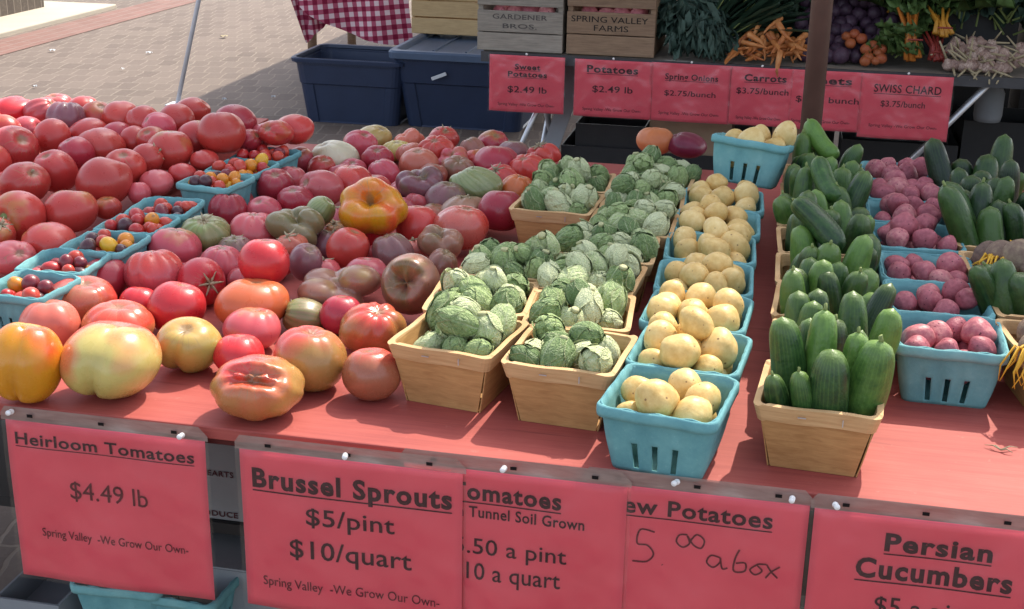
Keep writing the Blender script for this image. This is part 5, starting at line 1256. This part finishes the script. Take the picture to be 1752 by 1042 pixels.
# table with the checked cloth
Yc = 6.35; u0, u1 = at_y(486, 20, Yc)[0], at_y(704, 20, Yc)[0]
ct = thing('cloth_table', 'small table with turned wooden legs under the checked cloth', 'table', ((u0 + u1) / 2, Yc + .5, 0)); hw3 = (u1 - u0) / 2
MB().box(-hw3 + .03, hw3 + .5, -.45, .45, .70, .73).build('tabletop', 'brown_wood', ct)
for x in (-hw3 + .13, hw3 + .4):
    for y in (-.38, .38): MB().tube([(x, y, 0), (x, y, .70)], .03, 10).build('leg', 'brown_wood', ct, True)
zdrop = [(0, 8), (.08, 22), (.22, 38), (.4, 54), (.6, 66), (.8, 74), (1.0, 78)]
def edge_px(u):
    for (a, za), (b, zb2) in zip(zdrop, zdrop[1:]):
        if a <= u <= b: return za + (zb2 - za) * (u - a) / (b - a)
    return zdrop[-1][1]
def cl(u, v):
    px = 520 + (704 - 520) * u; zlow = at_y(px, edge_px(u), Yc)[2]; z = .735 + (zlow - .735) * v; x = u0 + .12 + (u1 - u0 - .12) * u
    return (x + .012 * math.sin(v * 5 + u * 9), Yc - .02 - .03 * math.sin(u * 11) * v - .02 * v, z)
V, Fc = grid(34, 16, cl); me = mesh('checked_cloth', V, [f[::-1] for f in Fc])
uv = me.uv_layers.new(name='UVMap')
for l in me.loops: co = me.vertices[l.vertex_index].co; uv.data[l.index].uv = ((co.x * .98 + co.z * .12) / .058, (co.z * .99 - co.x * .1) / .058)
cloth = put('checked_cloth', me, 'gingham'); tag(cloth, 'red and white checked cloth draped over the table behind the bins', 'tablecloth')
def cl2(u, v):
    xa = at_y(482, 0, Yc)[0]; z = .735 + (at_y(530, 72, Yc)[2] - .735) * v; x = xa + .0 + v * .17 + u * (.20 - .10 * v)
    return (x, Yc - .06 + u * .16 + .025 * math.sin(u * 12), z + u * (.30 * v) * .4)
V, Fc = grid(14, 14, cl2); me = mesh('hanging_corner', V, [f[::-1] for f in Fc]); uv = me.uv_layers.new(name='UVMap')
for l in me.loops: co = me.vertices[l.vertex_index].co; uv.data[l.index].uv = ((co.x + co.y) / .058, co.z / .058)
put('hanging_corner', me, 'gingham', cloth)
# ------------------------------------------------------------------ under the front table
def fb(px, py, y=.30): return at_y(px, py, y)
a = fb(300, 752); b_ = fb(470, 752); cx_ = (a[0] + b_[0] + .1) / 2; xe = fb(399, 800)[0] - cx_
box_thing('cardboard_box', 'grey printed carton standing on another under the table', 'box', a[0], b_[0] + .1, .30, .62, fb(350, 885)[2], a[2], 'grey_cardboard', words=[('ROMAINE HEARTS', xe - .13, xe, .078, .0095, .02), ('FRESH PRODUCE', xe - .13, xe + .004, .006, .0095, .02)], flap=False)
a = fb(30, 962, .26); b_ = fb(470, 985, .26)
box_thing('cardboard_box', 'plain grey carton low under the table between the first two signs', 'box', at_y(352, 965, .26)[0] - .05, b_[0] + .1, .26, .60, .0, at_y(380, 975, .26)[2], 'grey_cardboard', flap=True)
MB_ = thing('plank_shelf', 'dark board shelf holding the grey printed carton under the table', 'shelf', (0, 0, 0)); zz = fb(350, 885)[2]; MB().box(-1.5, 1.4, .29, .75, zz - .02, zz - .001).build('board', 'black_crate', MB_)
for x in (-1.45, 1.35): MB().box(x - .02, x + .02, .32, .72, 0, zz - .0205).build('leg', 'black_crate', MB_)
q = at_y(190, 1005, .17); base = basket('blue', 'q', 'empty blue pulp basket stacked under the Heirloom Tomatoes sign', 'empty blue baskets under the table', q[0], .24, q[2] - TZ - QH, R(4))
q2 = at_y(300, 1030, .17); basket('blue', 'q', 'second empty blue pulp basket under the Heirloom Tomatoes sign', 'empty blue baskets under the table', q2[0] - .01, .25, q2[2] - TZ - QH, R(-3))
zl = min(q[2], q2[2]) - QH
box_thing('cardboard_box', 'grey carton carrying the empty blue baskets under the table', 'box', at_y(40, 1030, .14)[0], q2[0] + .12, .14, .44, 0, zl - .004, 'grey_cardboard')
a = at_y(30, 1005, .20)
box_thing('cardboard_box', 'grey carton at the lower left behind the Heirloom Tomatoes sign', 'box', a[0] - .02, at_y(118, 1005, .20)[0], .165, .40, zl - .001, a[2], 'grey_cardboard', flap=False)

# scraps on the paving, and a beet root shadow modelled as strands on the table
lr = random.Random(4)
for i, (px, py, w) in enumerate([(90, 88, .035), (255, 92, .035), (383, 64, .05), (468, 168, .02), (384, 172, .02), (60, 150, .02), (210, 120, .022)]):
    q = at_z(px, py, -.755); m = MB(); V, Fc = grid(4, 4, lambda u, v: ((u - .5) * w * (1 + .3 * v), (v - .5) * w * .8, .004 + .012 * abs(math.sin(u * 4 + v * 3)))); m.add(V, Fc)
    o = m.build('paper_scrap' if i != 2 else 'dry_leaf', 'label_tape' if i != 2 else 'dry_husk', None, True, loc=tuple(q), rot=(0, 0, lr.uniform(0, 3)))
    tag(o, ['crumpled pale paper scrap on the sunlit paving nearest the reddish brick band', 'pale paper scrap on sunlit paving left of the leaning white pole', 'curled dry leaf on the sunlit paving right of the leaning white pole', 'small pale scrap on the shaded paving just left of the open bin', 'small pale scrap on the shaded paving right of the leaning pole', 'small scrap on the sunlit paving just behind the left tomato heap', 'small scrap on the sunlit paving midway between heap and brick band'][i], 'litter')
for i, (px, py) in enumerate([(1712, 772)]):  # thin strands in place of the shadow cast by the hanging beet roots
    q = at_z(px, py, .001); m = MB()
    for k in range(4 if i == 0 else 1):
        a = lr.uniform(-.9, .9) + (PI if k % 2 else 0); l = lr.uniform(.012, .030); m.tube([(0, 0, .002), (l * .5 * math.cos(a), l * .5 * math.sin(a), .005), (l * math.cos(a), l * math.sin(a), .002)], [.0012, .0009, .0004], 6)
    tag(m.build('rootlet', 'root_yellow' if i else 'dry_husk', None, True, loc=tuple(q)), ['dry branching rootlet lying on the bare right part of the red table', 'tiny straw bit on the table in front of the right sprout basket', 'tiny straw bit on the table in front of the brown and red tomato', 'tiny straw bit on the table in front of the nearest red potatoes', 'tiny straw bit on the table right of the huge pale tomato'][i], 'debris')
